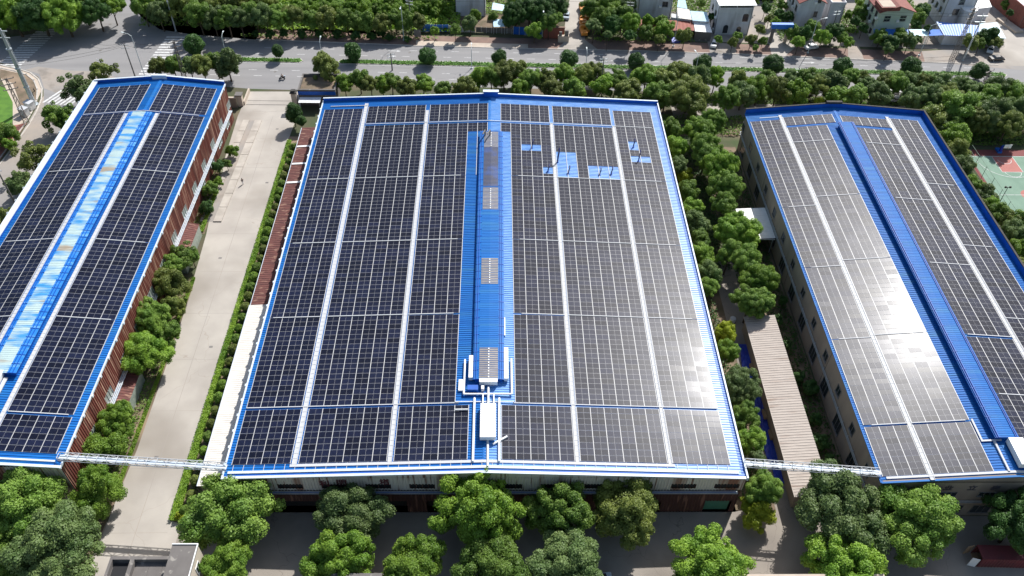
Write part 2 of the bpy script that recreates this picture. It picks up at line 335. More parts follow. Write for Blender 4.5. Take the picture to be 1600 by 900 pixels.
sheet('east_forecourt', [g(1445, 96), g(1600, 110), g(1600, 70), g(1440, 80)], .018, M['dusty'])
# entry apron, verges
sheet('verge', [(-26.6, 0), (-21.4, 0), (-20.9, 10), (-21.2, 34), (-21.5, 48), (-21.6, 52), (-26.6, 52)], .028, M['soil'])
sheet('upper_verge', [(-26.6, 66), (-23.2, 66), (-23.4, 76), (-24.4, 92), (-26.6, 92)], .028, M['soil'])
sheet('west_corner_verge', [(-60, -14), (-22.2, -14), (-21.4, -.2), (-60, -.2)], .026, M['soil'])
sheet('hedge_bed', [(-10.9, -4), (-7.1, -4.5), (-7.1, 103), (-11.1, 103)], .028, M['soil'])
sheet('garden_soil', [(81.3, -2), (88, -2), (88, 110), (81.3, 110)], .014, M['soil'])
sheet('wall_foot_soil', [(96.4, -2), (101.7, -2), (101.7, 100), (92, 100), (93.5, 60), (96.4, 40)], .018, M['soil'])
sheet('north_belt_soil', [(-2, 104.5), (190, 104.5), (190, 112), (-2, 112)], .014, M['soil'])
sheet('parking_strip', [(88, 113), (190, 111), (190, 119), (88, 120)], .016, M['concrete'])

# ---- road markings
def quad_strip(name, quads, z, m, kind='structure', label=None):
    mb = MB()
    for q in quads: mb.add([(x, y, z) for x, y in q], [(0, 1, 2, 3)])
    o = mb.build(name, m); o['kind'] = kind; return o
def dashes(off, x0, x1, period, ln, wd=.16):
    q = []; x = x0
    while x < x1:
        y = medy(x)+off; q.append([(x, y-wd/2), (x+ln, y-wd/2-.02*ln), (x+ln, y+wd/2-.02*ln), (x, y+wd/2)]); x += period
    return q
q = dashes(3.6, -28, 180, 6, 2.2)+dashes(6.9, -26, 180, 6, 2.2)+dashes(-5.2, -40, 40, 6, 2.2)+dashes(-8.2, -38, 30, 6, 2.2)
quad_strip('lane_dash', q, .0145, M['paint'])
q = []
for off in (1.45, -1.45):
    for a, b in MEDS:
        for k in range(20):
            xa = a+(b-a)*k/20; xb = a+(b-a)*(k+1)/20
            q.append([(xa, medy(xa)+off-.06), (xb, medy(xb)+off-.06), (xb, medy(xb)+off+.06), (xa, medy(xa)+off+.06)])
quad_strip('edge_line', q, .0145, M['paint'])
def zebra(a, b, wvec, n, fill=.5):
    """n bars from a to b, each reaching along wvec"""
    out = []
    dx, dy = (b[0]-a[0])/n, (b[1]-a[1])/n
    for i in range(n):
        p = (a[0]+dx*i, a[1]+dy*i); q = (p[0]+dx*fill, p[1]+dy*fill)
        out.append([p, (p[0]+wvec[0], p[1]+wvec[1]), (q[0]+wvec[0], q[1]+wvec[1]), q][::-1 if dy < 0 else 1])
    return out
A0 = g(-8, 106); A1 = g(62, 44); B0 = g(38, 108)
quad_strip('zebra_crossing', zebra(A0, A1, (6.4, 0.2), 17), .0165, M['paint'])
A0 = g(213, 121); A1 = g(262, 55)
quad_strip('zebra_crossing', zebra(A0, A1, (5.6, 0), 16), .0165, M['paint'])
A0 = g(66, 160); A1 = g(112, 166)
quad_strip('zebra_crossing', zebra(A0, A1, (2.6, 6.0), 7), .0215, M['paint'])
A0 = g(160, 23); A1 = g(176, 24)
quad_strip('zebra_crossing', zebra(A0, A1, (1.5, 5), 5), .0165, M['paint'])
A0 = g(163, 12); A1 = g(186, 12)
quad_strip('zebra_crossing', zebra(A0, A1, (1.2, 4), 5), .0165, M['paint'])
# arrows on the road
ar = []
for x, y in [(g(600, 88)), (g(607, 80)), (g(1254, 98))]:
    ar += [[(x, y), (x+2.6, y), (x+2.6, y+.2), (x, y+.2)], [(x+2.4, y-.4), (x+3.6, y+.1), (x+3.6, y+.12), (x+2.4, y+.6)]]
quad_strip('road_arrow', ar, .0145, M['paint'])

for k, pts in enumerate([[g(105, 121), g(118, 116), g(131, 112), (g(131, 116)), g(124, 119), g(110, 121)], [g(560, 92), g(575, 92), g(575, 94), g(560, 94)], [g(1180, 98), g(1210, 99), g(1210, 100.5), g(1180, 99.5)]]):
    sheet('road_patch', pts, .0225, mat('dark_asphalt_patch', (.12, .105, .10), .9) if k == 0 else M['soil'] if False else mat('asphalt_patch', (.16, .16, .165), .9))
for k, (px, py) in enumerate([(157, 79), (172, 38), (430, 112), (640, 82), (1010, 92), (540, 84), (1340, 100)]):
    x, y = g(px, py); MB().tube((x, y, .008), (x, y, .024), .42, n=16).build('manhole_cover', M['pole_c'])['kind'] = 'structure'
for k, (x, y) in enumerate([(-17.5, 8), (-14.2, 33), (-18.3, 58), (-13.4, 84), (-15.1, 106)]):
    MB().box(x, y, .02, x+.7, y+.5, .03).build('drain_cover', M['pole_c'])['kind'] = 'structure'

# ---- basketball court
cx0, cy0 = 160.8, 75.0
sheet('court_border', [(159.5, 62), (190, 62), (190, 99.6), (159.5, 99.6)], .030, M['court_edge'])
sheet('court_surface', [(160.4, 63), (189, 63), (189, 97.0), (160.4, 97.0)], .034, M['court_g'])
def arc(cx, cy, r, a0, a1, z, wd=.12, n=28):
    q = []
    for i in range(n):
        t0 = a0+(a1-a0)*i/n; t1 = a0+(a1-a0)*(i+1)/n
        q.append([(cx+r*cos(t0), cy+r*sin(t0)), (cx+(r+wd)*cos(t0), cy+(r+wd)*sin(t0)), (cx+(r+wd)*cos(t1), cy+(r+wd)*sin(t1)), (cx+r*cos(t1), cy+r*sin(t1))])
    return q
HX, HY = 168.6, 96.8
sheet('court_key', [(HX-2.6, HY), (HX+2.6, HY), (HX+2.6, HY-6.4), (HX-2.6, HY-6.4)], .038, M['court_r'])
sheet('court_centre', [(HX+1.9*cos(t*pi/12), HY-15.3+1.9*sin(t*pi/12)) for t in range(24)], .038, M['court_r'])
ln = arc(HX, HY-1.5, 7.0, pi, 2*pi, 0)+arc(HX, HY-6.4, 1.9, pi, 2*pi, 0)+arc(HX, HY-1.4, 1.6, pi, 2*pi, 0)
ln += [[(160.4, HY-15.36), (189, HY-15.36), (189, HY-15.24), (160.4, HY-15.24)], [(HX-2.7, HY-6.46), (HX+2.7, HY-6.46), (HX+2.7, HY-6.34), (HX-2.7, HY-6.34)]]
ln += [[(HX+s*2.6-.06, HY-6.4), (HX+s*2.6+.06, HY-6.4), (HX+s*2.6+.06, HY), (HX+s*2.6-.06, HY)] for s in (-1, 1)]
ln += [[(160.4, HY-.06), (189, HY-.06), (189, HY+.06), (160.4, HY+.06)]]
quad_strip('court_line', ln, .042, M['paint'])
# ================================================================ FACTORIES
class Fac:
    def __init__(s, x0, x1, y0, y1, rx, h): s.x0, s.x1, s.y0, s.y1, s.rx, s.h = x0, x1, y0, y1, rx, h
    def z(s, x): return EH+s.h*((x-s.x0)/(s.rx-s.x0) if x < s.rx else (s.x1-x)/(s.x1-s.rx))
    def ang(s, x): return -math.atan(s.h/(s.rx-s.x0)) if x < s.rx else math.atan(s.h/(s.x1-s.rx))
LF = Fac(-58.6, -26.6, -0.3, 110.3, -41.8, 1.5)
CF = Fac(-0.9, 80.8, -2.3, 103.0, 39.6, 1.78)
RF = Fac(101.8, 145.3, -3.2, 99.4, 122.7, 1.95)

def ribbed(mb, x0, z0, x1, z1, y0, y1, pitch=.5, rh=.085):
    """sheet whose ribs run along x"""
    ys = []; y = y0
    while y < y1-1e-6:
        for d, h in ((0, 0), (.60, 0), (.68, rh), (.86, rh)):
            if y+d*pitch < y1: ys.append((y+d*pitch, h))
        y += pitch
    ys.append((y1, 0))
    vs = [(x0, y, z0+h) for y, h in ys]+[(x1, y, z1+h) for y, h in ys]; n = len(ys)
    f = [(i, n+i, n+i+1, i+1) for i in range(n-1)]
    if x1 < x0: f = [t[::-1] for t in f]
    return mb.add(vs, f)
def ribwall(mb, axis, c, a0, a1, z0, z1, holes=(), pitch=.5, d=.07, sgn=1):
    """cladding with upright ribs, wall plane at c; axis 'y' = wall faces -y/+y and runs along x"""
    cuts = sorted(set([a0, a1]+[v for h in holes for v in h[:2] if a0 < v < a1]))
    for s0, s1 in zip(cuts, cuts[1:]):
        mid = (s0+s1)/2; hs = sorted([(h[2], h[3]) for h in holes if h[0] <= mid <= h[1]])
        zs = []; zc = z0
        for lo, hi in hs:
            if lo > zc: zs.append((zc, lo))
            zc = max(zc, hi)
        if zc < z1: zs.append((zc, z1))
        n = max(1, round((s1-s0)/pitch)); p = (s1-s0)/n; pts = []
        for i in range(n): pts += [(s0+p*i, 0), (s0+p*(i+.5), 0), (s0+p*(i+.6), d), (s0+p*(i+.9), d)]
        pts.append((s1, 0)); k = len(pts)
        for lo, hi in zs:
            vs = []
            for z in (lo, hi):
                for a, h in pts: vs.append((a, c+sgn*h, z) if axis == 'y' else (c+sgn*h, a, z))
            fl = (sgn < 0) == (axis == 'y')
            mb.add(vs, [((i, i+1, k+i+1, k+i) if fl else (i, k+i, k+i+1, i+1)) for i in range(k-1)])
    return mb

def roof_parts(F, root, blue=M['blue'], blue2=None):
    a = ribbed(MB(), F.x0, EH, F.rx, EH+F.h, F.y0+.2, F.y1-.2).build('roof', blue, root)
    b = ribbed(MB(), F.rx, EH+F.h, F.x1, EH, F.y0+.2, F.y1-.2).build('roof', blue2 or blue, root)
    r = MB(); r.hexa([(F.rx-.35, F.y0+.3, F.z(F.rx)-.01), (F.rx+.35, F.y0+.3, F.z(F.rx)-.01), (F.rx+.35, F.y1-.3, F.z(F.rx)-.01), (F.rx-.35, F.y1-.3, F.z(F.rx)-.01)],
                     [(F.rx-.3, F.y0+.3, F.z(F.rx)+.06), (F.rx+.3, F.y0+.3, F.z(F.rx)+.06), (F.rx+.3, F.y1-.3, F.z(F.rx)+.06), (F.rx-.3, F.y1-.3, F.z(F.rx)+.06)])
    r.build('ridge_cap', blue, root)
    return a, b
def gable(mb, F, y0, y1, z0, up0, up1, x0=None, x1=None):
    """a slab following the gable line between y0 and y1; z0 = bottom (None: roof-relative up0), up1 = top above the roof line"""
    for xa, xb in ((F.x0 if x0 is None else x0, F.rx), (F.rx, F.x1 if x1 is None else x1)):
        za, zb = F.z(max(F.x0, min(F.x1, xa))), F.z(max(F.x0, min(F.x1, xb)))
        ba, bb = (z0, z0) if z0 is not None else (za+up0, zb+up0)
        mb.hexa([(xa, y0, ba), (xb, y0, bb), (xb, y1, bb), (xa, y1, ba)], [(xa, y0, za+up1), (xb, y0, zb+up1), (xb, y1, zb+up1), (xa, y1, za+up1)])
    return mb

# ---- solar panel, one shared mesh
def panel_mesh(name, w_, d_):
    t = .019; h = .04
    me = bpy.data.meshes.new(name); v = []; f = []; mi = []
    def q(a, b, c, d, m_):
        n = len(v); v.extend([a, b, c, d]); f.append((n, n+1, n+2, n+3)); mi.append(m_)
    X, Y = w_/2, d_/2
    q((-X, -Y, h), (X, -Y, h), (X, Y, h), (-X, Y, h), 0)
    q((-X, -Y, 0), (X, -Y, 0), (X, -Y, h), (-X, -Y, h), 0); q((X, Y, 0), (-X, Y, 0), (-X, Y, h), (X, Y, h), 0)
    q((-X, Y, 0), (-X, -Y, 0), (-X, -Y, h), (-X, Y, h), 0); q((X, -Y, 0), (X, Y, 0), (X, Y, h), (X, -Y, h), 0)
    z = h+.004
    q((-X+t, -Y+t, z), (-.012, -Y+t, z), (-.012, Y-t, z), (-X+t, Y-t, z), 1)
    q((.012, -Y+t, z), (X-t, -Y+t, z), (X-t, Y-t, z), (.012, Y-t, z), 1)
    me.from_pydata(v, [], f); me.materials.append(M['frame']); me.materials.append(M['glass_pv'])
    me.polygons.foreach_set('material_index', mi); me.update(); return me
PAN = {}
RP = 1.128
def array(F, label, x0, segs, holes=(), cp=2.30, group='solar arrays fixed to the factory roofs'):
    """segs: (y0, y1, columns, x offset)"""
    key = round(cp, 2)
    if key not in PAN: PAN[key] = panel_mesh('solar_panel', cp-.07, RP-.03)
    me = PAN[key]; W = None
    xr = x0+cp*max(s[2] for s in segs)
    root = thing('solar_array', label, 'solar array', ((x0+xr)/2, segs[0][0], F.z((x0+xr)/2)), group=group)
    ox, oy, oz = root.location; ps = []; rail = MB()
    for s in segs:
        ya, yb, nc = s[:3]; ya -= .035; yb += .06; xo = x0+(s[3] if len(s) > 3 else 0)
        nr = max(1, int((yb-ya)/RP+.25)); st = (yb-ya)/nr
        st = min(st, 1.165)
        for c in range(nc):
            xc = xo+cp*(c+.5)
            for r in range(nr):
                yc = ya+st*(r+.5)
                if any(h[0] < xc < h[1] and h[2] < yc < h[3] for h in holes): continue
                ps.append((xc, yc))
        for c in range(nc+1):
            xx = xo+cp*c
            if rail is not None: pass
            a = .05 if 0 < c < nc else .045
            zz = F.z(xx)+.10
            rail.box(xx-a-ox, ya-oy, zz-.06-oz, xx+a-ox, ya+st*nr-oy, zz+.038-oz)
    rail.build('mounting_rail', M['rail'], root)['kind'] = 'stuff'
    def key2(p): return (p[0]-CAM_P[0])**2+(p[1]-CAM_P[1])**2
    ps.sort(key=key2)
    for x, y in ps[:300]:
        o = mesh_obj('solar_panel', me, root, (x-ox, y-oy, F.z(x)+.10-oz),
                     (random.gauss(0, .0035), F.ang(x)+random.gauss(0, .003), random.gauss(0, .001)))
    rest = ps[300:]
    if rest:
        mb = MB(); fm = []
        va = [tuple(v.co) for v in me.vertices]; fa = [tuple(p.vertices) for p in me.polygons]; ma = [p.material_index for p in me.polygons]
        for x, y in rest:
            R_ = Matrix.Translation((x-ox, y-oy, F.z(x)+.10-oz)) @ Matrix.Rotation(F.ang(x)+random.gauss(0, .004), 4, 'Y') @ Matrix.Rotation(random.gauss(0, .005), 4, 'X')
            mb.add([R_ @ Vector(v) for v in va], fa); fm += ma
        m2 = mb.mesh('far_solar_panels', [M['frame'], M['glass_pv']]); m2.polygons.foreach_set('material_index', fm)
        o = mesh_obj('far_solar_panels', m2, root); o['kind'] = 'stuff'
    return root
def strip_box(F, mb, x0, x1, y0, y1, dz0, dz1, o=(0, 0, 0)):
    mb.hexa([(x0, y0, F.z(x0)+dz0), (x1, y0, F.z(x1)+dz0), (x1, y1, F.z(x1)+dz0), (x0, y1, F.z(x0)+dz0)],
            [(x0, y0, F.z(x0)+dz1), (x1, y0, F.z(x1)+dz1), (x1, y1, F.z(x1)+dz1), (x0, y1, F.z(x0)+dz1)])
def walkway(F, x0, x1, y0, y1, label, base=.10):
    """white grating walkway with edge bars and cross bars, along y"""
    root = thing('roof_walkway', label, 'walkway', ((x0+x1)/2, y0, F.z((x0+x1)/2)), group='white walkways between the solar arrays')
    ox, oy, oz = root.location
    def loc(mb): mb.v = [(a-ox, b-oy, c-oz) for a, b, c in mb.v]; return mb
    m_ = MB(); strip_box(F, m_, x0+.06, x1-.06, y0, y1, base, base+.05); loc(m_).build('tread', M['white'], root)
    for x in (x0, x1-.08):
        m_ = MB(); strip_box(F, m_, x, x+.08, y0, y1, base-.04, base+.13); loc(m_).build('edge_bar', M['white'], root)
    m_ = MB(); y = y0
    while y < y1:
        strip_box(F, m_, x0+.09, x1-.09, y, y+.06, base+.052, base+.09); y += 1.0
    loc(m_).build('anti_slip_bars', M['rail'], root)['kind'] = 'stuff'
    return root
def tray(F, x0, x1, y, label=None, wd=.22, z=.13, m_=None, root=None):
    """cable tray across the slope along x (follows the roof)"""
    mb = MB(); xs = [x0]+([F.rx] if x0 < F.rx < x1 else [])+[x1]
    for a, b in zip(xs, xs[1:]):
        mb.hexa([(a, y-wd/2, F.z(a)+z-.06), (b, y-wd/2, F.z(b)+z-.06), (b, y+wd/2, F.z(b)+z-.06), (a, y+wd/2, F.z(a)+z-.06)],
                [(a, y-wd/2, F.z(a)+z+.05), (b, y-wd/2, F.z(b)+z+.05), (b, y+wd/2, F.z(b)+z+.05), (a, y+wd/2, F.z(a)+z+.05)])
    return mb.build('cable_tray', m_ or M['white'], root)

# ------------------------------------------------ central factory
cf = thing('factory', 'wide central factory with bright blue roof, raised ridge and six strips of solar panels', 'factory', (0, 0, 0))
F = CF
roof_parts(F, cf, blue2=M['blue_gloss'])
# walls: side and back bodies
b = MB(); b.box(F.x0+.3, F.y0+1.6, 0, F.x1-.3, F.y1-.5, EH-.3); b.build('wall', M['rust_dark'], cf)
slots = [(7.1+6.9*k, 11.1+6.9*k, 7.5, 8.75) for k in range(11)]
bays = [(2.6+13.8*k, 13.2+13.8*k, 0, 3.5) for k in range(5)]+[(75.6, 79.9, 0, 3.5)]
up = MB(); ribwall(up, 'y', F.y0, F.x0+.1, F.x1-.1, 7.0, EH+.15, slots, pitch=.52, d=.09, sgn=-1)
ua = up.build('front_cladding', M['rust_beige'], cf)
gb = MB(); gable(gb, F, F.y0+.02, F.y0+.20, EH-.1, 0, .12); gb.build('gable_end', M['rust_beige'], cf)
lo = MB(); ribwall(lo, 'y', F.y0+.12, F.x0+.1, F.x1-.1, 3.4, 6.6, (), pitch=.52, d=.08, sgn=-1); lo.build('rusted_band', M['rust_dark'], cf)
pr = MB(); 
cuts = [F.x0+.1]+[v for b_ in bays for v in b_[:2]]+[F.x1-.1]
for a, c in zip(cuts[::2], cuts[1::2]): ribwall(pr, 'y', F.y0+.12, a, c, 0, 3.4, (), pitch=.5, d=.08, sgn=-1)
pr.build('lower_cladding', M['rust_dark'], cf)
for s in slots:
    w_ = MB().box(s[0]+.02, F.y0+.16, s[2]+.02, s[1]-.02, F.y0+.3, s[3]-.02).build('window', M['dark'], cf)
    fr = MB()
    for k in range(5): x = s[0]+.1+(s[1]-s[0]-.2)*k/4; fr.box(x-.05, F.y0+.06, s[2]+.03, x+.05, F.y0+.15, s[3]-.03)
    fr.build('mullion', M['rust_dark'], w_)
tb = MB()
for dz in (6.72, 6.98): tb.box(F.x0+.4, F.y0-.62, dz, F.x1-.8, F.y0-.54, dz+.08); tb.box(F.x0+.4, F.y0-.30, dz, F.x1-.8, F.y0-.22, dz+.08)
x = F.x0+.6
while x < F.x1-1: tb.box(x, F.y0-.62, 6.7, x+.08, F.y0-.05, 6.76); x += .8
tb.build('pipe_rack', M['steel'], cf)
MB().box(F.x0+.5, F.y0-.5, 6.78, F.x1-1, F.y0-.36, 6.9).build('blue_pipe', M['blue_side'], cf)
for i, s in enumerate(bays):
    if i == 5:
        MB().box(s[0]+.1, F.y0+.5, .05, s[1]-.2, F.y0+.62, 3.3).build('roller_door', M['green_door'], cf)
        dl = MB(); [dl.box(s[0]+.1, F.y0+.47, z_, s[1]-.2, F.y0+.499, z_+.04) for z_ in np.arange(.3, 3.2, .3)]
        dl.build('door_slat', M['green_door'], cf)['kind'] = 'stuff'
    else: MB().box(s[0], F.y0+1.2, .02, s[1], F.y0+1.5, 3.4).build('door_opening', M['dark'], cf)
# characters painted on the cladding
def chars(parent, items, m_, size, y):
    for ch, x, z in items:
        cu = bpy.data.curves.new('painted_character', 'FONT'); cu.body = ch; cu.size = size; cu.extrude = .02; cu.align_x = 'CENTER'; cu.align_y = 'CENTER'; cu.offset = .03
        cu.materials.append(m_); tmp = bpy.data.objects.new('tmp', cu); COL.objects.link(tmp); bpy.context.view_layer.update()
        me = bpy.data.meshes.new_from_object(tmp.evaluated_get(bpy.context.evaluated_depsgraph_get())); bpy.data.objects.remove(tmp)
        o = bpy.data.objects.new('painted_character', me); COL.objects.link(o); o.parent = parent
        o.location = (x, y, z); o.rotation_euler = (pi/2, 0, 0)
chars(cf, [('\u5229', 14.6, 9.0), ('\u660e', 17.3, 9.3), ('\u5854', 24.0, 9.4)], M['char'], 1.7, F.y0-.12)
# gutters, fascias
g1 = MB(); gable(g1, F, F.y0-.28, F.y0+.16, None, -.02, .20); g1.build('front_coping', M['gutter'], cf)
g1 = MB(); gable(g1, F, F.y0+.16, F.y0+.62, None, .03, .055, F.x0+.2, F.x1-.2); g1.build('front_gutter', M['blue_side'], cf)
g1 = MB(); gable(g1, F, F.y0+.62, F.y0+1.05, None, .0, .22, F.x0+.6, F.x1-1.2); g1.build('front_tray', M['gutter'], cf)
g1 = MB(); gable(g1, F, F.y0+1.62, F.y0+2.10, None, .06, .17, 9.2, 69.6); g1.build('inner_tray', M['white'], cf)
tick = MB(); x = F.x0+1.2
while x < F.x1-1.5: tick.box(x, F.y0+.9, F.z(x)+.07, x+.07, F.y0+2.2, F.z(x)+.12); x += 1.62
tick.build('tray_bracket', M['rail'], cf)['kind'] = 'stuff'
g1 = MB(); gable(g1, F, F.y1-.22, F.y1, EH-.2, 0, .85); g1.build('back_parapet', M['blue_side'], cf)
g1 = MB(); gable(g1, F, F.y1-.26, F.y1+.10, None, .85, .97); g1.build('back_coping', M['gutter'], cf)
g1 = MB().box(38.2, F.y1-.5, EH+1.6, 41.6, F.y1+.25, EH+3.3); g1.build('parapet_block', M['blue_side'], cf)
MB().box(38.0, F.y1-.6, EH+3.3, 41.8, F.y1+.35, EH+3.42).build('block_coping', M['gutter'], cf)
g1 = MB().box(F.x0-.22, F.y0-.28, EH-.15, F.x0+.06, F.y1, EH+.16); g1.build('west_gutter', M['gutter'], cf)
jb = MB(); y = 0
while y < 100: jb.box(F.x0-.42, y, EH-.35, F.x0-.2, y+.45, EH+.2); y += 3.1
jb.build('gutter_bracket', M['gutter'], cf)['kind'] = 'stuff'
g1 = MB().box(F.x1-.75, F.y0+.3, EH-.1, F.x1-.12, F.y1-.3, EH+.045); g1.build('east_gutter', M['blue_side'], cf)
g1 = MB().box(F.x1-.12, F.y0-.28, EH-.3, F.x1+.14, F.y1, EH+.42); g1.build('east_coping', M['gutter'], cf)
MB().box(F.x1+.02, F.y0+1.6, 0, F.x1+.06, F.y1-.6, EH-.3).build('east_wall', M['tan_wall'], cf)
# monitor (raised ridge) with skylights
def monitor(F, root, x0, x1, y0, y1, h, deck, side, over=.35, skylights=(), dark=None, bars=M['blue_side'], ea=.95, eb=.95):
    zc = F.z(F.rx)+h; ze = zc-.16
    MB().box(x0+over, y0+.25, F.z(x0)-.2, x1-over, y1-.25, ze-.05).build('monitor_wall', M['blue_side'], root)
    xm = (x0+x1)/2; a = x0+ea; b = x1-eb
    mb = ribbed(MB(), a, zc-.05, xm, zc, y0, y1, .45, .04); ribbed(mb, xm, zc, b, zc-.05, y0, y1, .45, .04)
    mb.build('monitor_roof', deck, root)
    for p, q in ((x0, a), (b, x1)):
        za, zb = (ze-.04, zc-.05) if p == x0 else (zc-.05, ze-.04)
        MB().hexa([(p, y0, za-.05), (q, y0, zb-.05), (q, y1, zb-.05), (p, y1, za-.05)], [(p, y0, za), (q, y0, zb), (q, y1, zb), (p, y1, za)]).build('monitor_eave', side, root)
        rb = MB()
        for t in (.25, .62):
            xx = p+(q-p)*t; zz = za+(zb-za)*t; rb.box(xx-.05, y0, zz+.04, xx+.05, y1, zz+.16)
        rb.build('eave_rail', bars, root)
        yy = y0; rb = MB()
        while yy < y1: rb.hexa([(p, yy, za+.01), (q, yy, zb+.01), (q, yy+.1, zb+.01), (p, yy+.1, za+.01)], [(p, yy, za+.08), (q, yy, zb+.08), (q, yy+.1, zb+.08), (p, yy+.1, za+.08)]); yy += 2.0
        rb.build('eave_crossbar', bars, root)['kind'] = 'stuff'
    for s in skylights:
        mb = ribbed(MB(), a+.1, zc-.01, xm, zc+.03, s[0], s[1], .45, .05); ribbed(mb, xm, zc+.03, b-.1, zc-.01, s[0], s[1], .45, .05)
        sk = mb.build('skylight', s[2], root)
        if s[2] == M['skylight']:
            f_ = MB(); yy = s[0]+.2
            while yy < s[1]-.3: f_.box(xm-.09, yy, zc+.06, xm+.09, yy+.28, zc+.12); yy += .62
            f_.build('ridge_clip', M['duct'], sk)['kind'] = 'stuff'
monitor(F, cf, 37.45, 42.75, 15.0, 87.0, 1.05, M['blue'], M['blue'], skylights=[(80.8, 86.6, M['skylight']), (66.8, 80.7, M['skylight_d']), (59.2, 66.4, M['skylight']), (37.6, 44.6, M['skylight']), (15.1, 21.9, M['skylight'])])
for k in range(2):
    bx = 38.7+k*1.1; MB().path([(bx, 85.3, F.z(bx)+1.0), (bx, 85.1, F.z(bx)+2.6), (bx-.5, 83.6, F.z(bx)+2.5)], .17).build('vent_pipe', M['pole_c'], cf)
# front service cluster: white vent boxes, pipes, duct
sv = thing('rooftop_duct', 'white rectangular duct lying on the ridge near the front edge of the central roof', 'duct', (40.1, 3.2, F.z(40)))
MB().box(-1.25, 0, .45, 1.25, 6.6, 1.35).build('duct_body', M['duct'], sv)
dl = MB(); [dl.box(-1.28, y, .44, 1.28, y+.07, 1.38) for y in np.arange(.4, 6.4, .45)]; dl.build('stiffener', M['white'], sv)['kind'] = 'stuff'
MB().box(-.1, -.6, .1, .1, 7.4, .45).box(-.9, 1, .02, -.7, 5.5, .45).box(.7, 1, .02, .9, 5.5, .45).build('support', M['pole_c'], sv)
def roofbox(label, x0, y0, x1, y1, z0, z1, name='vent_box', cat='vent box', grp='white vent boxes at the front end of the ridge'):
    t = thing(name, label, cat, ((x0+x1)/2, (y0+y1)/2, z0), group=grp)
    X, Y, Z = (x1-x0)/2, (y1-y0)/2, z1-z0
    MB().box(-X, -Y, .12, X, Y, Z).build('casing', M['duct'], t)
    MB().box(-X+.05, -Y+.1, 0, -X+.15, Y-.1, .12).box(X-.15, -Y+.1, 0, X-.05, Y-.1, .12).build('foot_rail', M['steel'], t)
    MB().box(-X-.02, -Y-.02, Z-.1, X+.02, Y+.02, Z+.02).build('lid', M['duct'], t)
zf = F.z(40)
roofbox('tall narrow white vent box on the left side of the ridge end', 36.75, 15.4, 37.4, 20.2, zf+.1, zf+1.0)
roofbox('longest white vent box, on the right side of the ridge end', 42.75, 15.2, 43.45, 22.0, zf+.1, zf+1.0)
roofbox('wide white vent box across the front of the ridge end', 38.6, 14.2, 41.6, 14.9, zf+.3, zf+1.35)
roofbox('small white box by the left panels beside the ridge end', 35.1, 13.2, 35.8, 15.5, zf-.1, zf+.3)
pp = thing('pipework', 'white pipe frame around the front end of the ridge on the central roof', 'pipes', (40, 12, zf))
def relp(mb, o): mb.v = [(a-o[0], b-o[1], c-o[2]) for a, b, c in mb.v]; return mb
for nm, pts, r in [('pipe', [(36.0, 19.8, zf+.35), (36.0, 12.4, zf+.35), (44.0, 12.4, zf+.35), (44.0, 20, zf+.35)], .17),
                   ('pipe', [(37.8, 11.6, zf+.3), (37.8, -.6, zf+.3)], .2), ('pipe', [(41.9, 11.6, zf+.3), (41.9, -.6, zf+.3)], .2),
                   ('pipe', [(40.1, 13.8, zf+.5), (40.1, 9.8, zf+.5)], .18), ('pipe', [(40.1, 3.4, zf+.3), (40.1, -1.4, zf+.2)], .18),
                   ('pipe', [(39.2, 12.4, zf+.5), (39.2, 10, zf+.5)], .12), ('pipe', [(41.0, 12.4, zf+.5), (41.0, 10, zf+.5)], .12),
                   ('loose_panel', [(40.9, 2.6, zf+.2), (43.2, 4.1, zf+.2)], .2), ('loose_panel', [(34.6, 9.3, zf+.25), (36.8, 9.35, zf+.25)], .12)]:
    relp(MB().path(pts, r, 8), (40, 12, zf)).build(nm, M['duct'], pp)
relp(MB().box(36.6, 12.9, zf+.1, 38.4, 13.9, zf+.9), (40, 12, zf)).build('blower', M['blue_side'], pp)
relp(MB().box(38.9, 13.1, zf+.1, 39.4, 13.8, zf+.9), (40, 12, zf)).build('valve', M['duct'], pp)
relp(MB().box(42.8, 25.5, zf+.0, 43.0, 29.8, zf+.25), (40, 12, zf)).build('loose_rail', M['duct'], pp)

YS = [0.0, 10.75, 10.98, 31.0, 31.25, 51.2, 51.45, 71.8, 72.05, 91.9, 92.9, 99.8]
def segs(cols, ys=YS):
    out = []
    for i in range(0, len(ys), 2):
        c = cols[i//2]
        if c is None: continue
        nc, off = c if isinstance(c, tuple) else (c, 0); out.append((ys[i], ys[i+1], nc, off))
    return out
S4 = segs([4]*6)
S4a = [(0, 10.75, 4, 0), (10.98, 31, 4, 0), (31.25, 51.2, 4, 0), (51.45, 71.8, 4, 0), (72.05, 98.9, 4, 0)]
array(F, 'strip of solar panels along the far left eave of the central blue roof', 0.0, S4a)
array(F, 'six panel wide solar strip between the two left walkways of the central roof', 10.5, segs([6]*6))
hC = [(34.56, 50, 11, 88.0)]
array(F, 'solar strip on the left of the raised ridge of the central roof', 25.4, [(0, 10.6, 5), (11.1, 31, 4), (31.25, 51.2, 4), (51.45, 71.8, 4), (72.05, 91.9, 6), (92.9, 99.8, 6)], hC)
hD = [(40, 44.57, 11, 88.0), (46.9, 51.4, 81.4, 83.6), (51.4, 53.8, 73.0, 75.2)]
array(F, 'solar strip on the right of the raised ridge of the central roof', 42.3, [(0, 10.6, 5), (11.1, 31, 4, 2.3), (31.25, 51.2, 4, 2.3), (51.45, 71.8, 4, 2.3), (72.05, 91.9, 5, 0), (92.9, 99.8, 5)], hD)
array(F, 'six panel wide solar strip with two large blue gaps on the central roof', 54.7, segs([6]*6), [(54.5, 59.4, 72.0, 81.2), (61.5, 68.6, 72.0, 76.6)])
array(F, 'strip of grey glinting solar panels along the right eave of the central roof', 69.35, S4a, [(71.5, 73.9, 83.3, 86.7), (71.5, 76.2, 78.4, 80.7)])
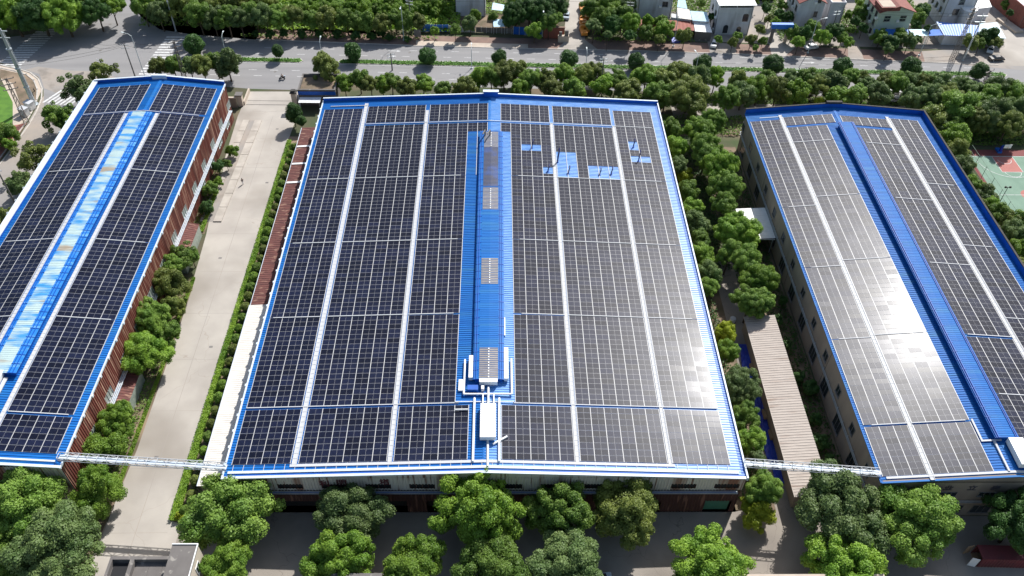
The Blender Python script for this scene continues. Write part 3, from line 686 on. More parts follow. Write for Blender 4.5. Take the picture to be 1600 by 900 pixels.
walkway(F, 9.45, 10.25, -.2, 101.2, 'white walkway nearest the left eave of the central roof')
walkway(F, 24.45, 25.15, -.2, 97.5, 'white walkway left of the raised ridge of the central roof')
walkway(F, 53.90, 54.55, -.2, 92.4, 'white walkway right of the raised ridge of the central roof')
walkway(F, 68.62, 69.22, -.2, 92.4, 'white walkway nearest the right eave of the central roof')
trs = thing('cable_trays', 'thin pale cable trays crossing the solar strips of the central roof', 'cable tray', (40, 50, EH))
def trays(F, root, lst, z=.19):
    for x0, x1, y in lst:
        o = tray(F, x0, x1, y, z=z, wd=.15); o.parent = root; o.location = -root.location
trays(F, trs, [(0, 35.2, 10.86), (44.2, 78.4, 10.86), (9.8, 69.4, 10.85+.02)] [:2]+[(a, b, y) for y in (31.12, 51.32, 71.92) for a, b in ((.6, 9.3), (10.4, 24.4), (25.3, 33.6), (46, 53.9), (54.6, 68.5), (69.3, 77.6))]+[(10.5, 78, 92.4), (1.2, 10.4, 100.3)])
hp = MB().path([(34.6, 11.0, F.z(34.6)+.3), (44.4, 11.0, F.z(44)+.3)], .1); o = hp.build('pipe', M['duct'], trs); o.location = -trs.location
# bent dark vent pipes standing in the gaps between panels
vp = [(54.9, 77.5, 3.2, 'tallest bent dark vent pipe, in the big left gap of the panels'), (57.1, 73.6, 1.4, 'short bent vent pipe in the lower part of the big left gap'),
      (64.0, 73.5, 1.3, 'left one of two bent vent pipes in the wide right gap'), (66.6, 73.9, 1.5, 'right one of two bent vent pipes in the wide right gap'),
      (52.6, 73.9, 1.4, 'small bent vent pipe left of the second right walkway'), (49.3, 82.4, 1.9, 'bent vent pipe in the small gap nearest the ridge'),
      (72.7, 84.4, 1.7, 'bent vent pipe in the uppermost gap near the right eave'), (73.3, 79.2, 2.4, 'bent vent pipe in the long low gap near the right eave')]
for x, y, h, lb in vp:
    t = thing('vent_pipe', lb, 'vent pipe', (x, y, F.z(x)), group='bent vent pipes in the panel gaps')
    MB().path([(0, 0, 0), (.05, .05, h*.5), (.25, .35, h*.85), (.3, 1.0, h)], .13 if h < 2.5 else .17).build('stack', M['red_v'], t)
    MB().tube((0, 0, 0), (0, 0, .12), .3).build('collar', M['blue_side'], t)

# ------------------------------------------------ left factory
F = LF
lf = thing('factory', 'left factory with rusty red side wall, blue roof and sun-bleached ridge', 'factory')
roof_parts(F, lf)
MB().box(F.x0+.4, F.y0+.4, 0, F.x1-.3, F.y1-.5, EH-.3).build('wall', M['rust_dark'], lf)
wins = [(7.8+8.3*k, 10.6+8.3*k, 4.3, 6.2) for k in range(13)]
wn2 = [(79.0, 82, 1.6, 3.4), (87.3, 90.4, 1.6, 3.6), (95.4, 98.6, 1.4, 3.6), (103.6, 106.5, 1.4, 3.4)]
mb = MB(); ribwall(mb, 'x', F.x1, F.y0+.1, F.y1-.1, 0, EH+.05, wins+wn2, pitch=.55, d=.09, sgn=1); mb.build('east_cladding', M['rust_red'], lf)
for s in wins+wn2:
    o = MB().box(F.x1-.2, s[0]+.02, s[2]+.02, F.x1+.02, s[1]-.02, s[3]-.02).build('window', M['glass_g'], lf)
    fr = MB()
    for k in range(4): yy = s[0]+(s[1]-s[0])*k/3; fr.box(F.x1+.02, yy-.05, s[2], F.x1+.12, yy+.05, s[3])
    fr.box(F.x1+.02, s[0], s[2], F.x1+.12, s[1], s[2]+.08); fr.build('mullion', M['steel'], o)
mb = MB(); ribwall(mb, 'y', F.y0, F.x0+.1, F.x1-.02, 0, EH+.1, (), pitch=.55, d=.09, sgn=-1); mb.build('front_cladding', M['rust_beige'], lf)
tr = MB()
for dx in (.12, .42, .72): tr.box(F.x1+dx, 6, 3.95, F.x1+dx+.14, F.y1-2, 4.12)
y = 6
while y < F.y1-2: tr.box(F.x1, y, 3.88, F.x1+.9, y+.08, 3.95); y += 1.5
tr.build('pipe_rack', M['gutter'], lf)
g1 = MB(); gable(g1, F, F.y0-.28, F.y0+.16, None, -.02, .20); g1.build('front_coping', M['gutter'], lf)
g1 = MB(); gable(g1, F, F.y0+.75, F.y0+1.05, None, .0, .20, F.x0+.5, F.x1-1.0); g1.build('front_tray', M['gutter'], lf)
g1 = MB(); gable(g1, F, F.y1-.22, F.y1, EH-.2, 0, .8); g1.build('back_parapet', M['blue_side'], lf)
g1 = MB(); gable(g1, F, F.y1-.30, F.y1+.14, None, .8, .92); g1.build('back_coping', M['gutter'], lf)
MB().box(-44.0, F.y1-.4, EH+1.4, -40.4, F.y1+.3, EH+2.5).build('parapet_block', M['gutter'], lf)
MB().box(F.x0+.65, F.y0+.3, EH-.2, F.x0+.9, F.y1-.2, EH+.55).build('west_parapet', M['blue_side'], lf)
MB().box(F.x0-.35, F.y0-.28, EH+.55, F.x0+.95, F.y1+.1, EH+.70).build('west_coping', M['gutter'], lf)
jb = MB(); y = 2
while y < 108: jb.box(F.x0-.65, y, EH+.2, F.x0-.44, y+.5, EH+.75); y += 4.1
jb.build('gutter_bracket', M['steel'], lf)['kind'] = 'stuff'
MB().box(F.x1-.02, F.y0-.28, EH-.25, F.x1+.22, F.y1, EH+.10).build('east_gutter', M['gutter'], lf)
jb = MB(); y = 1
while y < 108: jb.box(F.x1+.2, y, EH-.3, F.x1+.42, y+.5, EH+.12); y += 4.1
jb.build('gutter_bracket', M['gutter'], lf)['kind'] = 'stuff'
monitor(F, lf, -44.6, -39.2, 16.4, 94.2, 1.0, M['white_faded'], M['blue_worn'], over=.3, ea=1.05, eb=1.45)
t = roofbox('white vent box at the left factory ridge end, cut by the photo edge', -43.6, 14.6, -41.4, 17.0, F.z(-42)+.1, F.z(-42)+1.0, grp=None)
YL = [2.0, 9.25, 9.5, 30.3, 30.55, 51.1, 51.35, 73.7, 73.95, 95.4, 96.2, 107.5]
CPL = 2.555
array(F, 'solar strip along the outer left eave of the left factory roof', -56.55, [(a, b, 4) for a, b in zip(YL[:-2:2], YL[1:-2:2])]+[(96.3, 107.6, 5)], cp=CPL)
array(F, 'solar strip between the bleached ridge and the rusty wall of the left factory', -38.15, [(a, b, 4) for a, b in zip(YL[:-2:2], YL[1:-2:2])]+[(96.3, 107.6, 4)], cp=CPL)
array(F, 'short solar block beside the ridge at the back of the left factory', -40.75, [(96.3, 107.6, 1)], cp=CPL)
walkway(F, -46.05, -45.35, 2, 95.2, 'white walkway left of the bleached ridge of the left factory')
walkway(F, -38.95, -38.30, 0.2, 95.2, 'white walkway right of the bleached ridge of the left factory')
trs = thing('cable_trays', 'thin cable trays crossing the left factory roof', 'cable tray', (-42, 50, EH))
trays(F, trs, [(a, b, y) for y in (9.38, 30.42, 51.22, 73.82) for a, b in ((-56, -46.2), (-38, -28.6))]+[(-56.5, -38.2, 95.8), (-38, -29.2, 95.8)])
w2 = MB(); strip_box(F, w2, -46.6, -38.4, 6.2, 6.6, .2, .3); strip_box(F, w2, -41.2, -40.6, 6.6, 16, .2, .35)
o = w2.build('cable_tray', M['white'], trs); o.location = -trs.location

# ------------------------------------------------ right factory
F = RF
rf = thing('factory', 'right factory with tan walls, two rows of dark windows and a bright blue raised ridge', 'factory')
roof_parts(F, rf)
MB().box(F.x0+.2, F.y0+.2, 0, F.x1-.2, F.y1-.2, EH+.02).build('wall', M['tan_wall'], rf)
g1 = MB(); gable(g1, F, F.y0+.2, F.y0+.4, EH-.2, 0, .02, F.x0+.3, F.x1-.3); g1.build('gable_end', M['tan_wall'], rf)
def window(parent, axis, c, a0, a1, z0, z1, n=3, sgn=-1, dark=M['glass'], fm=M['pole_c'], sill=True):
    """framed window on a wall plane; sgn = outward direction"""
    mb = MB(); t = .07; o_ = sgn*.05
    def bx(m_, a, b, p, q, d0, d1):
        lo_, hi_ = sorted((c+sgn*d0, c+sgn*d1))
        if axis == 'x': m_.box(lo_, a, p, hi_, b, q)
        else: m_.box(a, lo_, p, b, hi_, q)
    bx(mb, a0-t, a1+t, z0-t, z0, .0, .10); bx(mb, a0-t, a1+t, z1, z1+t, .0, .10); bx(mb, a0-t, a0, z0, z1, .0, .10); bx(mb, a1, a1+t, z0, z1, .0, .10)
    for k in range(1, n): a = a0+(a1-a0)*k/n; bx(mb, a-.03, a+.03, z0, z1, .01, .08)
    if sill: bx(mb, a0-.15, a1+.15, z0-t-.08, z0-t, .0, .2)
    f_ = mb.build('window', fm, parent)
    pb = MB(); bx(pb, a0, a1, z0, z1, .004, .02); pb.build('pane', dark, f_)
    return f_
for y in [98.4-8.1*k for k in range(13)]:
    window(rf, 'x', F.x0+.2, y-.85, y+.85, 6.2, 8.0, 2)
for y in [95.0-8.15*k for k in range(12)]:
    window(rf, 'x', F.x0+.2, y-1.5, y+1.5, 1.1, 4.2, 3)
for x in (104.9, 113.8, 119.5+.6, 128, 136):
    window(rf, 'y', F.y0+.2, x-1.3, x+1.3, 6.3, 7.4, 3)
for x in (107, 112.5, 116.3, 121, 128, 136):
    window(rf, 'y', F.y0+.2, x-1.5, x+1.5, 1.2, 3.3, 3)
bd = MB()
for dz in (4.55, 5.0): bd.box(F.x0-.12, F.y0+.2, dz, F.x0+.02, F.y1-.5, dz+.11); bd.box(F.x0-.1, F.y0-.12, dz, F.x1, F.y0+.02, dz+.11)
y = F.y0+.5
while y < F.y1: bd.box(F.x0-.06, y, 4.5, F.x0+.2, y+.07, 5.15); y += 3
bd.build('pipe_rack', M['steel'], rf)
jt = MB()
for y in (24.0, 50.5, 76.5): jt.box(F.x0+.17, y, .5, F.x0+.22, y+.06, EH-.3)
jt.build('wall_joint', M['coping_dark'], rf)
chars(rf, [('\u4e1a', 113.2, 8.6), ('\u7acb', 117.0, 8.6), ('\u6cf0', 120.7, 8.6)], M['charg'], 1.5, F.y0+.14)
MB().box(F.x0-.16, F.y0, EH-.14, F.x0+.02, F.y1-.3, EH+.03).build('west_fascia', M['blue'], rf)
g1 = MB(); gable(g1, F, F.y0-.12, F.y0+.19, None, -.12, .05); g1.build('front_fascia', M['blue'], rf)
g1 = MB(); gable(g1, F, F.y0+.55, F.y0+.95, None, .05, .2, F.x0+.9, F.x1-1); g1.build('front_tray', M['white'], rf)
g1 = MB(); gable(g1, F, F.y1-.22, F.y1, EH-.2, 0, 1.15, F.x0, F.x1); g1.build('back_parapet', M['blue_side'], rf)
g1 = MB(); gable(g1, F, F.y1-.26, F.y1+.12, None, 1.15, 1.30, F.x0-.1, F.x1+.1); g1.build('back_coping', M['coping_dark'], rf)
MB().box(120.8, F.y1-.4, EH+3.0, 124.6, F.y1+.3, EH+3.55).build('parapet_block', M['coping_dark'], rf)
MB().box(F.x1-.24, F.y0+.3, EH-.2, F.x1, F.y1-.23, EH+1.30).build('east_parapet', M['blue_side'], rf)
MB().box(F.x1-.28, F.y0, EH+1.30, F.x1+.12, F.y1-.27, EH+1.44).build('east_coping', M['coping_dark'], rf)
monitor(F, rf, 121.35, 125.25, 3.3, 91.6, 1.05, M['blue'], M['blue'], over=.45, ea=.8, eb=.8)
roofbox('white rectangular duct on the right factory at the front end of its raised ridge', 123.1, -1.9, 125.4, 3.0, F.z(124)+.3, F.z(124)+1.5, name='rooftop_duct', cat='duct', grp=None)
RA = [-2.1, 7.4, 7.65, 26.2, 26.45, 44.9, 45.15, 63.4, 63.65, 95.4]
RB = [-2.1, 7.4, 7.65, 26.7, 26.95, 46.4, 46.65, 66.2, 66.45, 86.0, 86.25, 92.3]
array(F, 'three panel wide solar strip along the left eave of the right factory roof', 102.25, [(a, b, 3) for a, b in zip(RA[::2], RA[1::2])])
array(F, 'brightly glaring solar strip left of the raised ridge of the right factory', 110.05, [(a, b, 4) for a, b in zip(RB[::2], RB[1::2])]+[(92.9, 96.4, 5)])
array(F, 'solar strip right of the raised ridge of the right factory', 125.65, [(-2.1, 12.8, 4), (13.05, 26.2, 4), (26.45, 45, 4), (45.25, 65, 4), (65.25, 85, 4), (85.25, 91.6, 4), (92.2, 96.2, 4)])
array(F, 'three panel wide solar strip at the far right of the right factory roof', 135.95, [(-2.1, 12.8, 3), (13.05, 31, 3), (31.25, 51, 3), (51.25, 71, 3), (71.25, 96.2, 3)])
array(F, 'single column of panels beside the ridge at the back of the right factory', 123.35, [(92.2, 96.2, 1)])
walkway(F, 109.22, 109.95, -3.2, 97.3, 'bright white walkway on the left slope of the right factory')
walkway(F, 134.95, 135.75, -2, 96.8, 'bright white walkway on the right slope of the right factory')
trs = thing('cable_trays', 'thin cable trays crossing the right factory roof', 'cable tray', (123, 50, EH))
trays(F, trs, [(103.5, 109.2, y) for y in (7.52, 26.32, 45.02, 63.52)]+[(110, 118.6, y) for y in (7.52, 26.82, 46.52, 66.32, 86.1)]+[(126.5, 134.9, y) for y in (12.9, 26.3, 45.1, 65.1, 85.1)]+[(135.8, 142, y) for y in (12.9, 31.1, 51.1, 71.1)]+[(104.6, 109.2, 96.6)])
w2 = MB(); strip_box(F, w2, 119.45, 119.75, 3.5, 7.6, .2, .32); strip_box(F, w2, 119.45, 122.6, 3.2, 3.5, .2, .32); strip_box(F, w2, 121.3, 121.6, -2.4, 3.2, .1, .35)
o = w2.build('cable_tray', M['white'], trs); o.location = -trs.location
# ================================================================ SHEDS, BRIDGES, SMALL BUILDINGS
def shed(name, label, x0, x1, y0, y1, zl, zr, roof, wall, ov=.3, pitch=.6, axis='x', cat='shed', rh=.05):
    t = thing(name, label, cat, ((x0+x1)/2, y0, 0)); ox, oy = (x0+x1)/2, y0
    mb = MB(); ribbed(mb, x0-ov-ox, zl, x1+ov*.3-ox, zr, y0-ov-oy, y1+ov-oy, pitch, rh); mb.build('roof', roof, t)
    MB().hexa([(x0-ox, 0, 0), (x1-ox, 0, 0), (x1-ox, y1-oy, 0), (x0-ox, y1-oy, 0)], [(x0-ox, 0, zl-.06), (x1-ox, 0, zr-.06), (x1-ox, y1-oy, zr-.06), (x0-ox, y1-oy, zl-.06)]).build('wall', wall, t)
    MB().hexa([(x0-ov-.12-ox, -ov, zl-.18), (x0-ov-ox, -ov, zl-.18), (x0-ov-ox, y1-oy+ov, zl-.18), (x0-ov-.12-ox, y1-oy+ov, zl-.18)],
              [(x0-ov-.12-ox, -ov, zl+.03), (x0-ov-ox, -ov, zl+.03), (x0-ov-ox, y1-oy+ov, zl+.03), (x0-ov-.12-ox, y1-oy+ov, zl+.03)]).build('gutter', M['gutter'] if roof != M['brown_roof'] else M['brown_roof'], t)
    return t
s1 = shed('lean_to_shed', 'long rusty red lean-to roof beside the left wall of the central factory', -6.85, -1.3, 41.2, 101.5, 3.5, 3.9, M['rust_roof'], M['rust_dark'])
for y in (93.5, 86.6, 79.5):
    o = MB().hexa([(-2.9, y-41.2, 3.59), (2.4, y-41.2, 3.97), (2.4, y-40.6, 3.97), (-2.9, y-40.6, 3.59)], [(-2.9, y-41.2, 3.65), (2.4, y-41.2, 4.03), (2.4, y-40.6, 4.03), (-2.9, y-40.6, 3.65)])
    o.build('translucent_strip', M['duct'], s1)
s2 = shed('lean_to_shed', 'long cream lean-to roof beside the left wall of the central factory', -7.0, -1.3, .8, 40.8, 3.5, 3.9, M['cream_roof'], M['tan_wall'], pitch=.45, rh=.03)
shed('lean_to_shed', 'small rusty awning roof on the lane side of the left factory', -26.3, -23.6, 53.5, 65.5, 3.6, 3.0, M['rust_roof'], M['glass_g'])
shed('lean_to_shed', 'short dark red awning with a green wall near the front of the left factory', -26.3, -24.0, 14.0, 25.0, 3.5, 2.9, M['rust_roof'], M['glass_g'])
bs = shed('long_shed', 'long brown sheet roofed shed between the central and right factories', 90.6, 96.1, -1.4, 38.0, 3.7, 4.3, M['brown_roof'], M['tan_wall'], pitch=.55)
cn = thing('canopy', 'white flat canopy against the left wall of the right factory', 'canopy', (98.0, 60.8, 0))
mb = MB(); ribbed(mb, -2.9, 4.0, 3.7, 4.35, 0, 10.2, .6, .04); mb.build('roof', M['duct'], cn)
mb = MB(); [mb.box(x, y, 0, x+.12, y+.12, 4.0) for x in (-2.8, 3.2) for y in (.1, 5, 9.9)]; mb.build('post', M['steel'], cn)
MB().box(-2.95, -.02, 3.8, 3.7, .1, 4.0).build('fascia', M['duct'], cn)
# tarpaulin, boxes beside the brown shed
bm = bmesh.new()
NX, NY = 10, 60
vv = [[bm.verts.new((88.9+.25*sin(j*.35)*(i < 2)+i*.17, 3.0+j*.52, .06+.10*abs(sin(i*1.7+j*.9))+.12*random.random())) for j in range(NY+1)] for i in range(NX+1)]
for i in range(NX):
    for j in range(NY): bm.faces.new((vv[i][j], vv[i+1][j], vv[i+1][j+1], vv[i][j+1]))
me = bpy.data.meshes.new('tarpaulin'); bm.to_mesh(me); bm.free(); me.materials.append(M['tarp'])
tag(mesh_obj('tarpaulin', me), 'crumpled deep blue tarpaulin lying along the brown roofed shed', 'tarpaulin')
for px, py, lb in [(1177, 575, 'cardboard box farthest back on the blue tarpaulin'), (1197, 647, 'wide cardboard box in the middle of the blue tarpaulin'), (1207, 679, 'browner cardboard box on the blue tarpaulin, nearest the white truss bridge')]:
    x, y = g(px, py, .6); t = thing('cardboard_box', lb, 'box', (x, y, .25), group='boxes on the blue tarpaulin')
    MB().box(-.55, -.95, 0, .55, .95, .55).build('body', M['box'], t); MB().box(-.55, -.95, .555, -.02, .95, .60).box(.02, -.95, .555, .55, .95, .58).build('flap', M['box'], t)
x, y = g(1145, 500, .5); t = thing('water_barrel', 'white round barrel standing on the garden path', 'barrel', (x, y, 0))
MB().tube((0, 0, 0), (0, 0, 1.0), .55, .6, 14).build('body', M['duct'], t); MB().tube((0, 0, 1.0), (0, 0, 1.06), .63, .5, 14).build('lid', M['white'], t)

def bridge(label, a, b, wd=1.1, ht=.75):
    a = Vector(a); b = Vector(b); t = thing('cable_bridge', label, 'truss bridge', a); d = b-a; L_ = d.length; u = d.normalized(); s = Vector((-u.y, u.x, 0))*wd/2; up = Vector((0, 0, ht))
    for sg in (1, -1):
        for h in (0, 1):
            MB().tube(s*sg+up*h, d+s*sg+up*h, .07, n=6).build('chord', M['white'], t)
    n = int(L_/1.5); br = MB(); cr = MB()
    for i in range(n):
        p = d*(i/n); q = d*((i+1)/n)
        for sg in (1, -1):
            br.tube(p+s*sg, p+s*sg+up, .045, n=5, caps=False)
            br.tube(p+s*sg+(up if i % 2 else up*0), q+s*sg+(up*0 if i % 2 else up), .045, n=5, caps=False)
        cr.tube(p-s+up, p+s+up, .05, n=5, caps=False); cr.tube(p-s, p+s, .05, n=5, caps=False)
    br.build('side_brace', M['white'], t)['kind'] = 'stuff'; cr.build('cross_bar', M['white'], t)['kind'] = 'stuff'
    MB().add([s*.7+up*.25, d+s*.7+up*.25, d-s*.7+up*.25, -s*.7+up*.25, s*.7+up*.35, d+s*.7+up*.35, d-s*.7+up*.35, -s*.7+up*.35],
             [(0, 3, 2, 1), (4, 5, 6, 7), (0, 1, 5, 4), (1, 2, 6, 5), (2, 3, 7, 6), (3, 0, 4, 7)]).build('cable_tray', M['gutter'], t)
    return t
bridge('white truss bridge from the left factory across the lane to the central roof', (-27.2, 1.3, EH+.1), (-.6, -.6, EH+.1))
bridge('white truss bridge from the central roof over the brown shed to the right factory', (80.9, .1, EH+.2), (102.0, -1.7, EH+.2))

# --- bottom edge buildings
def bbox(mb, x0, y0, z0, x1, y1, z1): return mb.box(x0, y0, z0, x1, y1, z1)
fb = thing('office_block', 'flat roofed grey office block with stair tower at the bottom left edge', 'building', (-9.5, -25.3, 0))
H8 = 8.0
MB().box(-5.6, 0, 0, 4.0, 11.4, H8-1.0).build('wall', M['house_beige'], fb)
MB().box(-5.3, .3, H8-1.0, 4.0, 11.1, H8-.9).build('roof_deck', M['concrete_old'], fb)
for q in [(-5.6, 10.9, 4.0, 11.4), (-5.6, 0, -5.2, 10.9), (-5.2, 0, 4.0, .5)]:
    MB().box(q[0], q[1], H8-.89, q[2], q[3], H8).build('parapet', M['concrete_old'], fb)
MB().box(-2.6, .5, H8-.89, -2.0, 10.9, H8+.02).build('parapet', M['concrete_old'], fb)
MB().box(-5.1, .6, H8-.86, -2.7, 10.7, H8-.80).build('stair_void', M['dark'], fb)
for i in range(3):
    for j in range(4): MB().box(-1.8+i*1.93, 1.0+j*2.4, H8-.89, -1.8+i*1.93+1.89, 1.0+j*2.4+2.36, H8-.85).build('roof_slab', M['concrete_old'], fb)
st = MB().box(4.05, 6.6, 0, 7.55, 11.9, H8+2.4).build('stair_tower', M['house_beige'], fb)
MB().box(3.95, 6.5, H8+2.4, 7.7, 12.0, H8+2.6).build('tower_roof', M['concrete_old'], st)
tp = MB(); tp.box(3.95, 11.85, H8+2.6, 7.7, 12.0, H8+2.78).box(7.55, 6.5, H8+2.6, 7.7, 11.85, H8+2.78).box(3.95, 6.5, H8+2.6, 7.55, 6.65, H8+2.78); tp.build('parapet', M['duct'], st)
for y, z in ((9.6, 7.2), (8.0, 5.0)): window(fb, 'x', 7.55, y-.6, y+.6, z, z+1.6, 2, sgn=1, fm=M['duct'])
window(fb, 'y', 6.6, 5.0, 6.8, 8.0, 9.6, 2, sgn=-1, fm=M['duct'])
db = thing('low_building', 'dark flat roof just showing at the bottom edge below the trees', 'building', (21.2, -23, 0))
MB().box(-3.5, 0, 0, 3.5, 6.2, 7.6).build('wall', M['concrete_old'], db); MB().box(-3.7, 5.9, 7.6, 3.7, 6.4, 8.0).box(-3.7, 0, 7.6, -3.4, 5.9, 8.0).box(3.4, 0, 7.6, 3.7, 5.9, 8.0).build('parapet', M['concrete_old'], db)
pb_ = thing('low_building', 'pale pink edged roof just showing at the bottom edge on the right', 'building', (86.8, -24, 0))
MB().box(-11.4, 0, 0, 11.4, 6.9, 7.7).build('wall', M['pale_pave'], pb_); MB().box(-11.7, 6.5, 7.7, 11.7, 7.1, 8.0).build('parapet', M['pale_pave'], pb_)
# shipping container with open doors
ct = thing('shipping_container', 'maroon shipping container with its end doors open under a tree', 'container', (117.6, -10.8, 0))
cw, cl, ch = 2.4, 12.0, 2.6
mb = MB(); ribwall(mb, 'y', -cw/2, 0, cl, .1, ch, (), pitch=.5, d=.06, sgn=-1); ribwall(mb, 'y', cw/2, 0, cl, .1, ch, (), pitch=.5, d=.06, sgn=1); mb.build('side_wall', M['maroon'], ct)
MB().box(0, -cw/2, ch, cl, cw/2, ch+.06).build('roof', M['maroon'], ct); MB().box(0, -cw/2, .02, cl, cw/2, .1).build('floor', M['box'], ct)
MB().box(cl-.1, -cw/2, .1, cl, cw/2, ch).build('end_wall', M['maroon'], ct)
MB().box(.02, -cw/2, .1, .12, -cw/2+.12, ch).box(.02, cw/2-.12, .1, .12, cw/2, ch).box(.02, -cw/2+.12, ch-.12, .12, cw/2-.12, ch).build('door_frame', M['maroon'], ct)
MB().box(-1.15, -cw/2-.12, .15, .0, -cw/2-.06, ch-.1).build('door', M['duct'], ct, rot=(0, 0, -.25)); MB().box(-1.15, cw/2+.02, .15, .0, cw/2+.08, ch-.1).build('door', M['box'], ct, rot=(0, 0, .25))
ct.rotation_euler = (0, 0, -.03)

# --- gate of the factory lane
gh = thing('gatehouse', 'grey flat roofed gatehouse with a blue band and a white awning behind the gate pillar', 'gatehouse', (-6.0, 117.2, 0))
MB().box(-4.6, 0, 0, 5.0, 7.8, 4.0).build('wall', M['concrete_old'], gh)
MB().box(-4.3, .3, 4.0, 4.7, 7.5, 4.05).build('roof_deck', M['soil'], gh)
for q in [(-4.7, -.1, 5.1, .3), (-4.7, 7.5, 5.1, 7.9), (-4.7, .3, -4.3, 7.5), (4.7, .3, 5.1, 7.5)]: MB().box(q[0], q[1], 4.0, q[2], q[3], 4.8).build('parapet', M['concrete_old'], gh)
MB().box(-4.7, -.2, 3.3, 5.1, -.105, 4.3).build('sign_band', M['blue_side'], gh)
mb = MB(); ribbed(mb, -4.3, 2.75, 1.3, 2.75, -3.0, -.3, .5, .04); mb.build('awning', M['duct'], gh); mb = MB(); [mb.box(x, -2.9, 0, x+.1, -2.8, 2.7) for x in (-4.2, 1.1)]; mb.build('awning_post', M['steel'], gh)
window(gh, 'y', 0, -3.2, -.6, 1.0, 2.3, 2); MB().box(1.6, -.04, 0, 2.6, .0, 2.2).build('door', M['dark'], gh)
x, y = g(463, 168)
gp_ = thing('gate_pillar', 'tall tan gate pillar with a dark cap at the end of the lane', 'gate pillar', (x, y, 0))
MB().box(-.65, -.65, .5, .65, .65, 4.6).build('shaft', M['pale_pave'], gp_); MB().box(-.85, -.85, 4.6, .85, .85, 4.9).box(-.5, -.5, 4.9, .5, .5, 5.3).build('cap', M['coping_dark'], gp_); MB().box(-.8, -.8, 0, .8, .8, .5).build('plinth', M['brick'], gp_)
x, y = g(374, 160)
gp2 = thing('gate_pillar', 'lower pale gate pillar with capping stone beside the left factory', 'gate pillar', (-26.2, 117.0, 0))
MB().box(-.7, -.7, 0, .7, .7, 3.2).build('shaft', M['pale_pave'], gp2); MB().box(-.9, -.9, 3.2, .9, .9, 3.5).build('cap', M['concrete_old'], gp2)
gw = thing('gate_wall', 'pale capped wall behind the left factory ending at the gate pillar', 'wall', (-28.5, 113.5, 0))
MB().box(-8, 2.3, 0, 1.6, 2.7, 2.8).build('wall', M['tan_wall'], gw); MB().box(-8.1, 2.2, 2.8, 1.6, 2.8, 3.05).build('coping', M['pale_pave'], gw)
MB().box(2.9, 3.6, 0, 3.3, 10.0, 1.1).build('planter_wall', M['pale_pave'], gw)
tr_ = thing('gate_track', 'thin steel gate track set across the lane entrance', 'gate track', (-25, 117.2, .03))
MB().box(0, 0, 0, 12.6, .12, .05).build('rail', M['pole_c'], tr_); MB().box(0, 1.9, 0, 12.6, 2.0, .04).build('rail', M['pole_c'], tr_)

